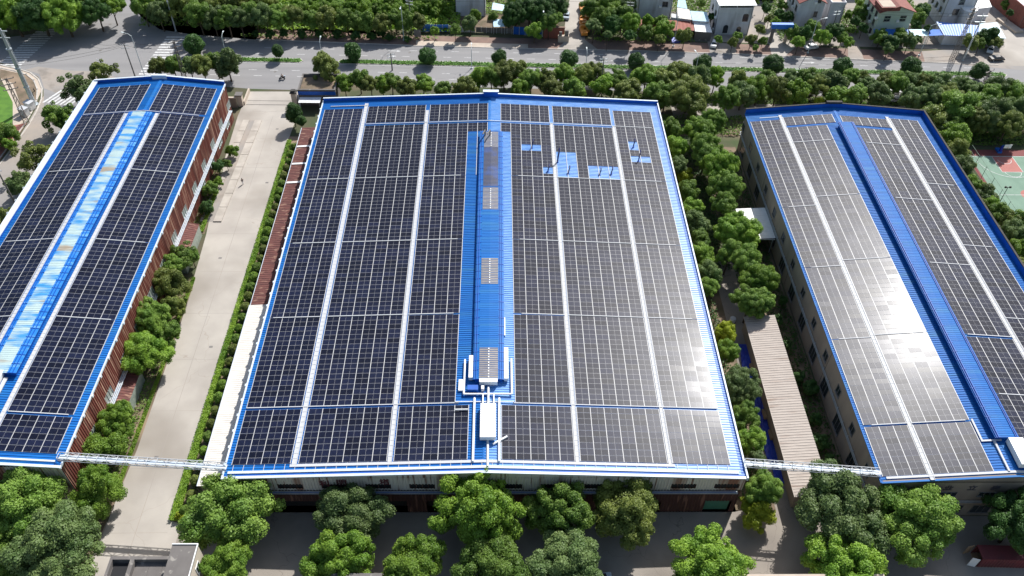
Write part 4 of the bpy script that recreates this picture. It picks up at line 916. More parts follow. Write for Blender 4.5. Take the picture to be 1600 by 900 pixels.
# --- houses north of the road
def house(label, fl, wid, dep, hgt, rz=0, wall=M['house_white'], roof='flat', rm=M['concrete_old'], wins=(), side=(), name='house', cat='house', arch=(), ridge=1.8, group=None):
    """fl = front-left base corner; wins: (u, z, w, h) on the front; side: on the left wall"""
    t = thing(name, label, cat, (fl[0], fl[1], 0), rz, group)
    w_ = MB().box(0, 0, 0, wid, dep, hgt).build('wall', wall, t)
    if roof == 'flat':
        MB().box(.2, .2, hgt, wid-.2, dep-.2, hgt+.05).build('roof_deck', rm, t)
        for q in [(-.1, -.1, wid+.1, .2), (-.1, dep-.2, wid+.1, dep+.1), (-.1, .2, .2, dep-.2), (wid-.2, .2, wid+.1, dep-.2)]: MB().box(q[0], q[1], hgt, q[2], q[3], hgt+.8).build('parapet', wall, t)
    elif roof == 'slab':
        MB().box(-.5, -.6, hgt+.8, wid+.6, dep+.5, hgt+1.0).build('roof', rm, t)
        mb = MB(); [mb.box(x, y, hgt, x+.2, y+.2, hgt+.8) for x in (0, wid/2, wid-.2) for y in (0, dep-.2)]; mb.build('roof_post', wall, t)
        MB().box(.1, .1, hgt, wid-.1, dep-.1, hgt+.05).build('roof_deck', M['dark'], t)
    elif roof == 'gable':   # ridge runs away from the viewer
        m_ = wid/2
        MB().add([(0, .02, hgt), (wid, .02, hgt), (m_, .02, hgt+ridge), (0, dep-.02, hgt), (wid, dep-.02, hgt), (m_, dep-.02, hgt+ridge)], [(0, 1, 2), (3, 5, 4), (0, 3, 4, 1)]).build('gable_wall', wall, t)
        for a, b in ((0, 1), (1, 0)):
            xa, za, xb, zb = (-.5, hgt-.35, m_, hgt+ridge) if a == 0 else (m_, hgt+ridge, wid+.5, hgt-.35)
            MB().hexa([(xa, -.5, za), (xb, -.5, zb), (xb, dep+.5, zb), (xa, dep+.5, za)], [(xa, -.5, za+.2), (xb, -.5, zb+.2), (xb, dep+.5, zb+.2), (xa, dep+.5, za+.2)]).build('roof', rm, t)
    for u, z, a, b in wins: window(t, 'y', 0, u, u+a, z, z+b, 2, fm=M['pole_c'])
    for u, z, a, b in side: window(t, 'x', 0, u, u+a, z, z+b, 2, fm=M['pole_c'])
    for u, z, a, b in arch:
        f_ = MB().poly([(u+a/2-a/2*cos(k*pi/8), z+b-a/2+a/2*sin(k*pi/8)) for k in range(9)]+[(u+a, z), (u, z)], -.0, .03)
        f_.v = [(p[0], -p[2]-.01, p[1]) for p in f_.v]; f_.f = [q[::-1] for q in f_.f]; f_.build('arched_window', M['glass'], t)
    rr_ = random.Random(int(fl[0]*7))
    for u, z, a, b in (list(side)+list(wins))[::2]:
        if (u, z, a, b) in side: ac = MB().box(-.55, u-.95, z-.3, -.02, u-.2, z+.3)
        else: ac = MB().box(u-1.0, -.5, z-.3, u-.22, -.02, z+.3)
        ac.build('air_conditioner', M['duct'], t)
    if roof in ('flat', 'slab') and hgt > 5:
        MB().tube((wid*.7, dep*.6, hgt+(1.0 if roof == 'slab' else .05)), (wid*.7, dep*.6, hgt+2.3), .55, n=12).build('water_tank', M['steel'], t)
        MB().tube((-.08, .3, 0), (-.08, .3, hgt), .06, n=6).build('drain_pipe', M['pole_c'], t); MB().tube((wid-.3, -.08, 0), (wid-.3, -.08, hgt), .06, n=6).build('drain_pipe', M['pole_c'], t)
    for z in np.arange(3.3, hgt-.5, 3.3): MB().box(-.06, -.06, z, wid+.06, -.004, z+.16).build('floor_band', wall, t)
    return t
house('grey white blank walled house cut by the top edge, left of the tarpaulin roofs', g(713, 25), 9.0, 10, 11.5, 0, wins=[(1.5, 8.5, 1.3, 1.4), (5.8, 8.5, 1.3, 1.4)])
house('white house with one dark window cut by the top edge, behind the red sheet roof', g(996, 30), 10.0, 11, 11, -.03, wins=[(7.0, 4.4, 1.6, 1.5), (2.0, 7.6, 1.6, 1.5), (7.0, 7.6, 1.6, 1.5)])
h3 = house('white house with arched windows and a white roof slab', g(1116, 54), 10.2, 10, 8.6, .03, roof='slab', rm=M['duct'], arch=[(2.3, .5, 1.5, 2.6), (7.5, 4.2, 1.7, 2.6), (6.4, .4, 1.4, 2.2)],
           side=[(2, 1, 1.2, 1.5), (6, 1, 1.2, 1.5), (2, 4.8, 1.2, 1.5), (6, 4.8, 1.2, 1.5)])
house('white house with a maroon gable roof and a blank front wall', g(1240, 43), 7.6, 11, 8.2, .02, roof='gable', rm=M['roof_red'], wins=[(5.2, 8.1, .9, .8), (5.0, 3.6, 1.0, 1.6)],
      side=[(1.5, 1, 1.2, 1.6), (5, 1, 1.2, 1.6), (8, 1, 1.2, 1.6), (1.5, 4.6, 1.2, 1.6), (5, 4.6, 1.2, 1.6), (8, 4.6, 1.2, 1.6)])
x, y = g(1292, 42); house('low white side block with a roof terrace beside the maroon gabled house', (x-.5, y+.5), 4.4, 9, 7.0, .02, rm=M['pale_pave'])
h5 = house('pale green house with maroon edged roof and four dark front windows', g(1361, 62), 10.2, 11, 9.0, .06, wall=M['house_cream'], roof='gable', rm=M['roof_red'], ridge=1.6,
      wins=[(1.8, 2.3, 1.7, 1.4), (6.4, 2.3, 1.7, 1.4), (1.8, 6.0, 1.7, 1.5), (6.6, 6.0, 1.7, 1.5)], side=[(1.5+3*k, z, 1.1, 1.6) for k in range(3) for z in (1.0, 3.9, 6.5)])
MB().box(-.3, -.4, 9.3, 5.4, 4.6, 10.4).build('roof_terrace', M['roof_red'], h5); MB().box(.2, .1, 10.4, 4.9, 4.2, 10.45).build('terrace_floor', M['pale_pave'], h5)
h6 = house('tall white three storey house with rounded bay and terraces behind the blue sheet roof', g(1466, 42), 8.8, 11, 9.5, .02, roof='flat', rm=M['pale_pave'],
      wins=[(2.6, 4.0, 1.7, 1.8), (3.4, 7.4, 1.5, 1.5)], side=[(2+2.9*k, z, 1.1, 1.7) for k in range(3) for z in (3.6, 7.0)])
bay = MB(); n_ = 10; bay.poly([(5.6+1.9*cos(pi+pi*k/n_)+1.2, -1.5+.0+1.2*sin(pi+pi*k/n_)) for k in range(n_+1)]+[(8.7, 0), (4.9, 0)], 0, 6.4); bay.build('bay', M['house_white'], h6)
bay = MB(); bay.poly([(5.6+2.2*cos(pi+pi*k/n_)+1.2, -1.5+1.5*sin(pi+pi*k/n_)) for k in range(n_+1)]+[(9.1, .4), (4.6, .4)], 6.4, 6.65); bay.build('bay_terrace', M['duct'], h6)
MB().box(-.2, -.3, 10.3, 6.8, 6, 10.5).build('upper_roof', M['house_white'], h6); MB().box(2, 2, 9.6, 6, 6, 10.3).build('penthouse', M['house_white'], h6)
x, y = g(1580, 40); h7 = house('red brick warehouse with pale roof at the right photo edge', (x+1.5, y-2), 14, 34, 5.5, .12, wall=M['brick'], rm=M['roof_pale'], roof='flat', name='warehouse', cat='building')
x, y = g(1205, 4); house('maroon sheet roofed car shelter behind the arched window house', (x-9, y+1), 10, 6, 2.6, 0, wall=M['dark'], roof='slab', rm=M['roof_rust'], name='car_shelter', cat='shelter')
house('white walled house far behind at the top edge', (g(1212, 0)[0], 190), 12, 9, 7, 0)
house('white house half hidden by trees at the top edge beside the pale green one', (g(1335, 8)[0], 186), 8, 9, 8, .05, side=[(2, 1, 1.2, 1.6), (5, 1, 1.2, 1.6)])
def leanto(name, label, quad, z, m_, wallm=None, cat='sheet roof', wall_z=0):
    """sheet roof from four photo points at height z (front-left, front-right, back-right, back-left)"""
    pts = [g(p[0], p[1], zz) for p, zz in zip(quad, z)]
    ox, oy = pts[0]; t = thing(name, label, cat, (ox, oy, 0))
    q = [Vector((p[0]-ox, p[1]-oy, zz)) for p, zz in zip(pts, z)]
    mb = MB(); n = 14; vs = []
    for k in range(n*2+1):
        u = k/(n*2); a = q[0].lerp(q[1], u); b = q[3].lerp(q[2], u); h = .05 if k % 2 else 0
        vs += [(a.x, a.y, a.z+h), (b.x, b.y, b.z+h)]
    mb.add(vs, [(2*k, 2*k+2, 2*k+3, 2*k+1) for k in range(n*2)]); mb.build('roof', m_, t)
    ce = sum(q, Vector())/4
    if wallm:
        w_ = [ce+(p-ce)*.93 for p in q]
        MB().hexa([(p.x, p.y, 0) for p in w_], [(p.x, p.y, p.z-.1) for p in w_]).build('wall', wallm, t)
    else:
        ps = MB()
        for p in q: p2 = ce+(p-ce)*.95; ps.box(p2.x-.06, p2.y-.06, 0, p2.x+.06, p2.y+.06, p2.z-.03)
        ps.build('post', M['steel'], t)
    return t
leanto('sheet_roof', 'brick red sheet roof of the low shed behind the roadside trees', [(1000, 47), (1085, 48), (1083, 33), (998, 30)], [3, 3, 3.6, 3.6], M['roof_rust'], M['concrete_old'])
leanto('sheet_roof', 'white sheet roof at the right end of the red one', [(1086, 49), (1113, 51), (1108, 35), (1083.6, 34)], [3, 3, 3.6, 3.6], M['duct'], M['concrete_old'])
leanto('sheet_roof', 'cream sheet roof above the red sheet roof', [(1059, 28), (1081, 31), (1077, 15), (1058, 12)], [4.3, 4.3, 4.6, 4.6], M['cream_roof'], M['house_white'])
leanto('sheet_roof', 'pale blue sheet roof beside the arched window house', [(1082, 32), (1108, 34), (1105, 19), (1078, 17)], [4.3, 4.3, 4.6, 4.6], M['roof_pale'], M['house_white'])
leanto('sheet_roof', 'narrow light blue sheet roof running up to the top edge', [(1058, 11), (1074, 14), (1070, -4), (1060, -4)], [4.6, 4.6, 4.8, 4.8], M['roof_pale'], M['house_white'])
leanto('sheet_roof', 'narrow white sheet roof at the corner of the one windowed house', [(1049, 27), (1060, 29), (1058, 22), (1049, 21)], [3.5, 3.5, 3.8, 3.8], M['duct'], M['house_white'])
leanto('sheet_roof', 'blue awning in front of the pale green house', [(1365, 56), (1420, 56), (1419, 46), (1365, 45)], [3, 3, 3.4, 3.4], M['roof_blue'])
leanto('sheet_roof', 'bleached blue and white sheet roof between two houses', [(1428, 56), (1451, 56), (1449, 46), (1420, 46)], [3, 3, 3.3, 3.3], M['roof_light'])
leanto('sheet_roof', 'short blue sheet roof left of the wide blue lean-to', [(1452, 56), (1474, 55), (1470, 46), (1450, 46)], [3, 3, 3.3, 3.3], M['roof_blue'])
leanto('sheet_roof', 'wide bright blue lean-to roof in front of the three storey house', [(1475, 55), (1527, 57), (1530, 40), (1463, 34)], [3.2, 3.2, 4, 4], M['roof_blue'], M['house_white'], cat='lean-to')
leanto('sheet_roof', 'sun bleached light blue roof right of the wide blue lean-to', [(1527.4, 57), (1572, 60), (1558, 35), (1531, 37)], [3.2, 3.2, 4, 4], M['roof_light'], M['house_white'], cat='lean-to')
leanto('sheet_roof', 'big white roof at the top edge right of the three storey house', [(1524, 14), (1550, 11), (1543, -6), (1520, -6)], [4.5, 4.5, 5, 5], M['duct'], M['house_white'], cat='lean-to')
leanto('sheet_roof', 'light blue tarpaulin roof behind the blue fence at the left house', [(768, 8+7), (785, 17), (790, 8), (770, 4)], [3, 3, 3.4, 3.4], M['roof_pale'])
leanto('sheet_roof', 'arched pale blue shelter roof behind the grey fence', [(771, 42), (789, 42), (790, 30), (770, 30)], [2.4, 2.4, 2.8, 2.8], M['roof_pale'])
# loading slab on the house road, gate arch, fences, wall
ga = thing('gate_arch', 'blue beamed gate arch over the drive between the houses', 'gate arch', (*g(1203, 66), 0)); a = g(1203, 66); b = g(1226, 67)
L_ = b[0]-a[0]
MB().box(-.4, -.4, 0, .4, .4, 4.6).build('post', M['concrete_old'], ga); MB().box(L_-.4, -.4, 0, L_+.4, .4, 4.6).build('post', M['pale_pave'], ga)
MB().box(-.8, -.6, 4.6, L_+1.2, .6, 6.0).build('beam', M['roof_blue'], ga)
def fence(label, a, b, h, m_, n, name='fence'):
    t = thing(name, label, 'fence', (*a, 0)); d = Vector((b[0]-a[0], b[1]-a[1])); L_ = d.length; t.rotation_euler = (0, 0, math.atan2(d.y, d.x))
    for k in range(n):
        s = L_/n; MB().box(k*s+.06, -.03, .15, (k+1)*s-.06, .03, h).build('panel', m_, t)
    for k in range(n+1): MB().box(k*L_/n-.06, -.07, 0, k*L_/n+.06, .07, h+.12).build('post', M['steel'], t)
fence('bright blue sheet fence left of the grey fence on the far pavement', g(655, 50), g(701, 50), 2.3, M['roof_blue'], 5)
fence('pale grey sheet fence behind the young street trees', g(702, 50), g(742, 51), 2.0, M['house_white'], 5)
fence('dark grey railing fence under the arched shelter roof', g(744, 51), g(800, 53), 1.8, M['concrete_old'], 7)
fence('dark blue hoarding behind the round street tree', g(802, 54), g(848, 57), 2.6, M['blue_side'], 5)
bw = thing('brick_gate_wall', 'red brick gate wall at the foot of the concrete path', 'wall', (*g(849, 60), 0))
MB().box(0, 0, 0, 6.2, .5, 3.4).build('wall', M['brick'], bw); MB().box(-.1, -.1, 3.4, 6.3, .6, 3.6).build('coping', M['brick_pave'], bw)
x, y = g(880, 66); gp3 = thing('gate_pillar', 'weathered stone gate pillars at the foot of the concrete path', 'gate pillar', (x, y, 0))
MB().box(-1.6, -.2, 0, 1.6, .8, 2.0).build('plinth', M['pale_pave'], gp3); MB().box(-1.3, 0, 2.0, -.5, .6, 3.2).box(.4, 0, 2.0, 1.4, .6, 3.6).build('statue_block', M['concrete_old'], gp3)
x, y = g(1575, 40); ls = thing('loading_slab', 'pale raised concrete slab beside the road to the houses', 'slab', (x, y, 0)); MB().box(-1.4, -5, 0, 1.4, 4, .7).build('block', M['pale_pave'], ls); ls.rotation_euler = (0, 0, .25)

# ================================================================ POLES, LAMPS, PYLONS
def pole_height(b, ty):
    """height at which an upright from ground point b reaches photo row ty"""
    lo, hi = 1.0, 45.0
    for _ in range(30):
        m_ = (lo+hi)/2; d = np.array([b[0], b[1], m_])-CAM_P; yy = 450-CAM_F*(d @ _U)/(d @ _F)
        if yy > ty: lo = m_
        else: hi = m_
    return lo
def street_lamp(label, px, ty, arm=2.0, az=-pi/2, grp='street lamps along the main road'):
    b = g(*px); h = pole_height(b, ty); t = thing('street_lamp', label, 'street lamp', (b[0], b[1], 0), az, grp)
    MB().tube((0, 0, 0), (0, 0, h), .12, .07).build('pole', M['pole_w'], t); MB().box(-.25, -.25, 0, .25, .25, .3).build('base', M['pole_w'], t)
    MB().path([(0, 0, h-.05), (arm*.4, 0, h+.4), (arm, 0, h+.55)], .06, 6).build('arm', M['pole_w'], t)
    hd = MB().box(arm-.1, -.16, h+.48, arm+.75, .16, h+.62).build('lamp_head', M['pole_w'], t); MB().box(arm, -.12, h+.46, arm+.65, .12, h+.479).build('lens', M['duct'], hd)
for lb, px, ty, ar_, az in [
    ('street lamp in the junction left of the wide zebra crossing', (227, 121), 56, 2.2, pi*.9), ('street lamp standing between the junction and the round median bush', (353, 84), 58, 1.8, pi/2),
    ('street lamp in front of the first median gap', (503, 88), 66, 1.8, pi/2), ('tall lamp among the trees behind the blue fence', (631, 63), 10, 2.0, -pi/2),
    ('street lamp at the pale footway before the median', (737, 107), 77, 1.8, pi/2), ('lamp beside the red brick gate wall', (847, 57), 17, 1.2, -pi/2),
    ('lamp hidden to its waist by trees in the middle of the median', (915, 108), 83, 1.5, pi/2), ('white lamp in front of the red sheet roof', (1052, 73), 25, 1.8, -pi/2),
    ('curved lamp against the third large median bush', (1085, 120), 88, 1.8, pi*.6), ('twin armed lamp beside the white car before the gabled house', (1262, 83), 33, 2.4, .3),
    ('lamp beside the bleached roof between two houses', (1436, 87), 40, 2.0, 0)]: street_lamp(lb, px, ty, ar_, az)
def cutil(name, label, px, ty, m_, r=.16, cross=2, cat='utility pole'):
    b = g(*px); h = pole_height(b, ty); t = thing(name, label, cat, (b[0], b[1], 0), random.uniform(-.3, .3), 'utility poles')
    MB().tube((0, 0, 0), (0, 0, h), r*1.3, r*.8).build('pole', m_, t)
    for k in range(cross):
        z = h-.5-k*.9; c = MB().box(-1.1, -.06, z, 1.1, .06, z+.12).build('crossarm', M['steel'], t)
        mb = MB(); [mb.tube((x, 0, z+.12), (x, 0, z+.4), .05, n=6) for x in (-1, -.5, .5, 1)]; mb.build('insulator', M['duct'], c)
for lb, px, ty in [('dark utility pole rising behind the left factory roof', (212, 122), 68), ('short dark pole end above the lime tree behind the left factory', (163, 112), 92),
                   ('thin utility pole by the second median bush seen against the road', (613, 110), 83), ('utility pole standing among the far trees beside the blue fence', (643, 52), 0),
                   ('slim pole rising from the trees behind the central factory', (938, 146), 90), ('dark pole leaning over the trees behind the right factory', (1240, 138), 106),
                   ('pole beside the maroon gabled house', (1295, 62), 16), ('weathered pole beside the one windowed house', (980, 46), 2),
                   ('thin pole standing between the west street trees', (30, 330), 258)]:
    cutil('utility_pole', lb, px, ty, M['pole_c'])
# two large steel monopoles
def monopole(label, px, ty, r):
    b = g(*px); h = pole_height(b, ty); t = thing('steel_monopole', label, 'steel pole', (b[0], b[1], 0))
    n = 4
    for k in range(n): MB().tube((0, 0, h*k/n+(.3 if k == 0 else 0)), (0, 0, h*(k+1)/n), r*(1-.13*k), r*(1-.13*(k+1)), 14).build('shaft_section', M['steel'], t)
    fl = MB().tube((0, 0, 0), (0, 0, .3), r*1.7, r*1.7, 14).build('base_flange', M['steel'], t)
    for k in range(1, n): MB().tube((0, 0, h*k/n-.12), (0, 0, h*k/n+.12), r*1.12, r*1.12, 14).build('joint_flange', M['steel'], t)
    ld = MB(); ld.box(r*.9, -.2, 1, r*.9+.05, -.15, h-.5).box(r*.9, .15, 1, r*.9+.05, .2, h-.5)
    for z in np.arange(1.2, h-.6, .5): ld.box(r*.9, -.15, z, r*.9+.04, .15, z+.04)
    ld.build('ladder', M['steel'], t)
    for z in (h-.7, h-2.5): MB().box(-1.5, -.12, z, 1.5, .12, z+.2).build('crossarm', M['steel'], t)
monopole('huge pale steel monopole standing at the left street corner', (54, 164), 45, .62)
monopole('slender pale steel pole on the right end of the far pavement', (1504, 95), 22, .22)
monopole('slim pale camera pole at the corner of the zebra crossing', (275, 49), -14, .20)
def lattice(label, px, ty, wb=1.2, wt=.35):
    b = g(*px); h = pole_height(b, ty); t = thing('lattice_pylon', label, 'pylon', (b[0], b[1], 0), .5, 'lattice pylons')
    n = max(6, int(h/1.3)); legs = [[] for _ in range(4)]
    def pt(k, c): w_ = wb+(wt-wb)*k/n; sx, sy = ((1, 1), (-1, 1), (-1, -1), (1, -1))[c % 4]; return (sx*w_/2, sy*w_/2, h*k/n)
    for c in range(4): MB().path([pt(k, c) for k in range(n+1)], .07, 5).build('leg', M['lattice'], t)
    br = MB()
    for k in range(n):
        for c in range(4): br.tube(pt(k, c), pt(k+1, c+1), .045, n=4, caps=False); br.tube(pt(k, c+1), pt(k+1, c), .045, n=4, caps=False)
    br.build('bracing', M['lattice'], t)
    for z in (h-.4, h-1.8, h-3.2): MB().box(-1.7, -.1, z, 1.7, .1, z+.15).box(-1.7, -.06, z+.15, -1.6, .06, z+.5).box(1.6, -.06, z+.15, 1.7, .06, z+.5).build('crossarm', M['lattice'], t)
lattice('rusty lattice pylon at the left corner beside the white cabinets', (42, 192), 122)
lattice('tall lattice pylon among trees behind the left factory', (292, 134), 64)
lattice('lattice pylon with insulators before the wide blue lean-to', (1488, 93), 12)
lattice('lattice pylon rising from the trees right of the right factory', (1530, 146), 110)
for px, lb in [((49, 170), 'white ribbed street cabinet at the foot of the huge monopole'), ((40, 180), 'larger white cabinet next to the rusty lattice pylon')]:
    x, y = g(*px); t = thing('street_cabinet', lb, 'cabinet', (x, y, 0), -.4, 'white cabinets at the street corner')
    MB().box(-1, -.8, .15, 1, .8, 2.1).build('housing', M['duct'], t); MB().box(-1.1, -.9, 2.1, 1.1, .9, 2.2).build('lid', M['white'], t); MB().box(-1.1, -.9, 0, 1.1, .9, .15).build('plinth', M['concrete_old'], t)
    MB().box(-.95, -.83, .3, -.02, -.805, 2).box(.02, -.83, .3, .95, -.805, 2).build('door', M['white'], t)
for bi, (x, y) in enumerate([g(66, 143), g(64, 150), g(61, 158), g(57, 166), g(53, 174)]):
    t = thing('bollard', f'small dark bollard along the corner kerb, {nth(bi)} from the zebra crossing end', 'bollard', (x-2, y, 0), group='bollards along the corner kerb')
    MB().tube((0, 0, 0), (0, 0, .8), .14).build('post', M['coping_dark'], t); MB().tube((0, 0, .8), (0, 0, .9), .18, .06).build('cap', M['coping_dark'], t)
# basketball hoop and court lamp
hp_ = thing('basketball_hoop', 'basketball stand with blue padded base and white backboard on the green court', 'basketball hoop', (HX, 98.6, .03))
MB().box(-.5, -.5, 0, .5, 1.3, .5).build('base', M['roof_blue'], hp_); MB().box(-.3, -.5, .5, .3, -.1, 2.0).build('padding', M['tarp'], hp_)
MB().path([(0, .2, .5), (0, -.3, 2.4), (0, -2.0, 3.2)], .10).path([(0, .9, .5), (0, -1.9, 2.9)], .06).build('arm', M['roof_blue'], hp_)
bb = MB().box(-.9, -2.12, 2.75, .9, -2.06, 3.8).build('backboard', M['duct'], hp_)
rg = MB(); rg.path([(.23*cos(k*pi/8), -2.4+.23*sin(k*pi/8), 3.05) for k in range(17)], .02, 5); rg.build('ring', M['orange'], bb)
b = g(1563, 314); h = pole_height(b, 293); t = thing('court_lamp', 'dark floodlight post at the edge of the basketball court', 'lamp post', (b[0], b[1], 0))
MB().tube((0, 0, 0), (0, 0, h), .09, .06).build('pole', M['coping_dark'], t); MB().box(-.5, -.06, h, .5, .06, h+.1).build('bracket', M['coping_dark'], t); MB().box(-.75, -.15, h-.1, -.35, .15, h+.3).box(.35, -.15, h-.1, .75, .15, h+.3).build('floodlight', M['coping_dark'], t)

# overhead lines between the poles of the junction
for k, (pa, za, pb2, zb) in enumerate([((212, 122), 10.5, (292, 134), 12), ((212, 122), 10, (54, 164), 12), ((212, 122), 10.6, (163, 112), 8), ((1240, 138), 8, (1530, 146), 12), ((1295, 62), 10, (1488, 93), 14), ((643, 52), 11, (980, 46), 10), ((938, 146), 9, (1240, 138), 8)]):
    a, b = g(*pa), g(*pb2); t = thing('overhead_line', ['pair of wires crossing the junction to the pylon behind the left factory', 'pair of wires from the junction to the huge monopole', 'short pair of wires behind the left factory', 'pair of wires over the trees behind the right factory', 'pair of wires in front of the houses at the right', 'pair of wires over the tarpaulin sheds at the top', 'pair of wires over the trees behind the central factory'][k], 'wires', (a[0], a[1], za), group='overhead lines')
    for o_ in (-.9, .9):
        pts = [((b[0]-a[0])*u, (b[1]-a[1])*u+o_, (zb-za)*u-1.6*4*u*(1-u)*.5) for u in np.linspace(0, 1, 13)]
        MB().path(pts, .028, 4).build('wire', M['coping_dark'], t)
ft = thing('court_fence', 'thin green mesh fence along the left side of the basketball court', 'fence', (160.0, 62, 0))
for k in range(9): MB().tube((0, k*4.4, 0), (0, k*4.4, 3.2), .05, n=6).build('post', M['fence'], ft)
for z in (.3, 1.7, 3.1): MB().box(-.03, 0, z, .03, 35.2, z+.05).build('rail', M['fence'], ft)

# ================================================================ VEHICLES, PEOPLE
def car(label, x, y, rz, paint, grp=None, L=4.4, W=1.75, H=1.45):
    t = thing('parked_car', label, 'car', (x, y, 0.02), rz, grp)
    prof = [(-L/2, .35), (-L/2, .78), (-L/2+.15, .92), (-L*.30, .98), (-L*.18, H*.97), (L*.14, H), (L*.29, .98), (L*.46, .82), (L/2, .62), (L/2, .35)]
    def ext(pr, w0, w1): # profile extruded, narrower at top
        mb = MB(); n = len(pr); vs = []
        for sg in (-1, 1):
            for a, z in pr: wv = w0/2 if z < 1.0 else w1/2; vs.append((a, sg*wv, z))
        mb.add(vs, [tuple(range(n)), tuple(range(2*n-1, n-1, -1))]+[(i, n+i, n+(i+1) % n, (i+1) % n)[::-1] for i in range(n)]); return mb
    ext(prof, W, W*.80).build('body', paint, t)
    gl = MB(); z0, z1 = 1.0, H-.06
    gl.hexa([(-L*.295, -W*.42, z0), (-L*.285, -W*.42, z0), (-L*.285, W*.42, z0), (-L*.295, W*.42, z0)], [(-L*.195, -W*.37, z1), (-L*.185, -W*.37, z1), (-L*.185, W*.37, z1), (-L*.195, W*.37, z1)])
    gl.build('rear_window', M['glass'], t)
    gl = MB().add([(L*.305, -W*.42, z0), (L*.305, W*.42, z0), (L*.165, W*.37, z1+.02), (L*.165, -W*.37, z1+.02)], [(0, 1, 2, 3)]); gl.build('windscreen', M['glass'], t)
    for sg in (-1, 1):
        MB().add([(-L*.25, sg*W*.505, .98), (L*.24, sg*W*.505, .98), (L*.14, sg*W*.415, H-.1), (-L*.17, sg*W*.415, H-.1)], [(0, 1, 2, 3) if sg < 0 else (3, 2, 1, 0)]).build('side_window', M['glass'], t)
        for a in (-L*.31, L*.31):
            w_ = MB().tube((a, sg*(W/2-.18), .32), (a, sg*(W/2+.02), .32), .32, n=14).build('wheel', M['tyre'], t); MB().tube((a, sg*(W/2+.02), .32), (a, sg*(W/2+.04), .32), .18, n=10).build('rim', M['steel'], w_)
        MB().box(L/2-.06, sg*W*.38-.18, .62, L/2+.01, sg*W*.38+.18, .76).build('headlight', M['duct'], t)
    return t
car('white car parked by the twin armed lamp in front of the gabled house', *g(1267, 76), .3, M['car_w'])
car('white car parked in the shop yard before the arched window house', *g(1116, 71), 1.2, M['car_w'])
car('white car parked under the tree by the bleached blue roof', *g(1546, 80), 1.1, M['car_w'])
car('dark car on the pavement before the right junction', *g(1556, 94), .1, M['car_k'])
car('pale car parked at the edge of the path, beside the hedge above the brick wall', *g(885, 27), 1.45, M['car_b'])
car('silver blue car cut by the bottom edge under the trees', 57.4, -14.4, .25, M['car_b'])
car('white car cut by the bottom edge between two tree crowns', 69.0, -14.9, .1, M['car_w'])
for k, (px, lb) in enumerate([((1393, 147), 'leftmost white car parked beneath the trees behind the right factory'), ((1399, 158), 'white car nearest the right factory back wall, under the trees'), ((1509, 145), 'white car parked left of the far right lattice pylon'),
                ((1522, 151), 'white car parked just below the far right lattice pylon'), ((1575, 158), 'white car half hidden by trees at the right photo edge'), ((1258, 148), 'white car glimpsed between trees above the right factory corner'), ((1590, 166), 'rightmost white car under the trees at the photo edge')]):
    car(lb, *g(*px), random.uniform(-.2, .2)+.2, M['car_w'], 'white cars parked under the trees')
def van(label, x, y, rz, paint, grp=None):
    t = thing('parked_truck', label, 'small truck', (x, y, .03), rz, grp)
    MB().hexa([(1.0, -.85, .4), (2.5, -.85, .4), (2.5, .85, .4), (1.0, .85, .4)], [(1.0, -.8, 2.0), (2.1, -.8, 2.0), (2.1, .8, 2.0), (1.0, .8, 2.0)]).build('cab', paint, t)
    MB().add([(2.52, -.72, 1.05), (2.52-.08, .72, 1.05), (2.16, .70, 1.85), (2.16, -.70, 1.85)], [(0, 1, 2, 3)]).build('windscreen', M['glass'], t)
    MB().box(-2.3, -.9, .65, .9, .9, .75).box(-2.3, -.9, .75, .9, -.82, 1.5).box(-2.3, .82, .75, .9, .9, 1.5).box(-2.3, -.82, .75, -2.22, .82, 1.5).box(.82, -.82, .75, .9, .82, 1.5).build('cargo_bed', paint, t)
    MB().box(-2.2, -.8, 1.2, .8, .8, 1.56).build('tarpaulin_cover', paint, t)
    for sg in (-1, 1):
        for a in (-1.5, 1.7): MB().tube((a, sg*.6, .36), (a, sg*.86, .36), .36, n=12).build('wheel', M['tyre'], t)
    return t
for k, (px, lb) in enumerate([((910, 18), 'orange truck farthest up the concrete path, standing alone'), ((914, 29), 'pale topped orange truck, second from the top of the path row'), ((911, 38), 'orange truck third from the top of the path row'),
                              ((911, 44), 'orange truck fourth from the top of the path row'), ((914, 48), 'orange truck parked outermost beside the path hedge'), ((911, 53), 'orange truck at the lower end of the path row')]):
    van(lb, *g(*px), pi/2+.1, M['orange'], 'orange trucks parked along the concrete path')
tn = thing('market_tent', 'small dark blue awning stand under the trees before the red roof', 'awning', (*g(1056, 74), 0))
MB().hexa([(-1.6, -1.2, 2.1), (1.6, -1.2, 2.1), (1.6, 1.2, 2.5), (-1.6, 1.2, 2.5)], [(-1.6, -1.2, 2.2), (1.6, -1.2, 2.2), (1.6, 1.2, 2.6), (-1.6, 1.2, 2.6)]).build('canopy', M['tarp'], tn); mb = MB(); [mb.box(x, y, 0, x+.06, y+.06, 2.15) for x in (-1.5, 1.4) for y in (-1.1, 1.0)]; mb.build('post', M['steel'], tn)
sb = thing('notice_board', 'grey notice board standing on the pale footway', 'sign', (*g(653, 62), 0)); MB().box(-1, -.06, .9, 1, .06, 3.2).build('board', M['concrete_old'], sb); MB().box(-.9, -.05, 0, -.8, .05, .9).box(.8, -.05, 0, .9, .05, .9).build('post', M['steel'], sb)

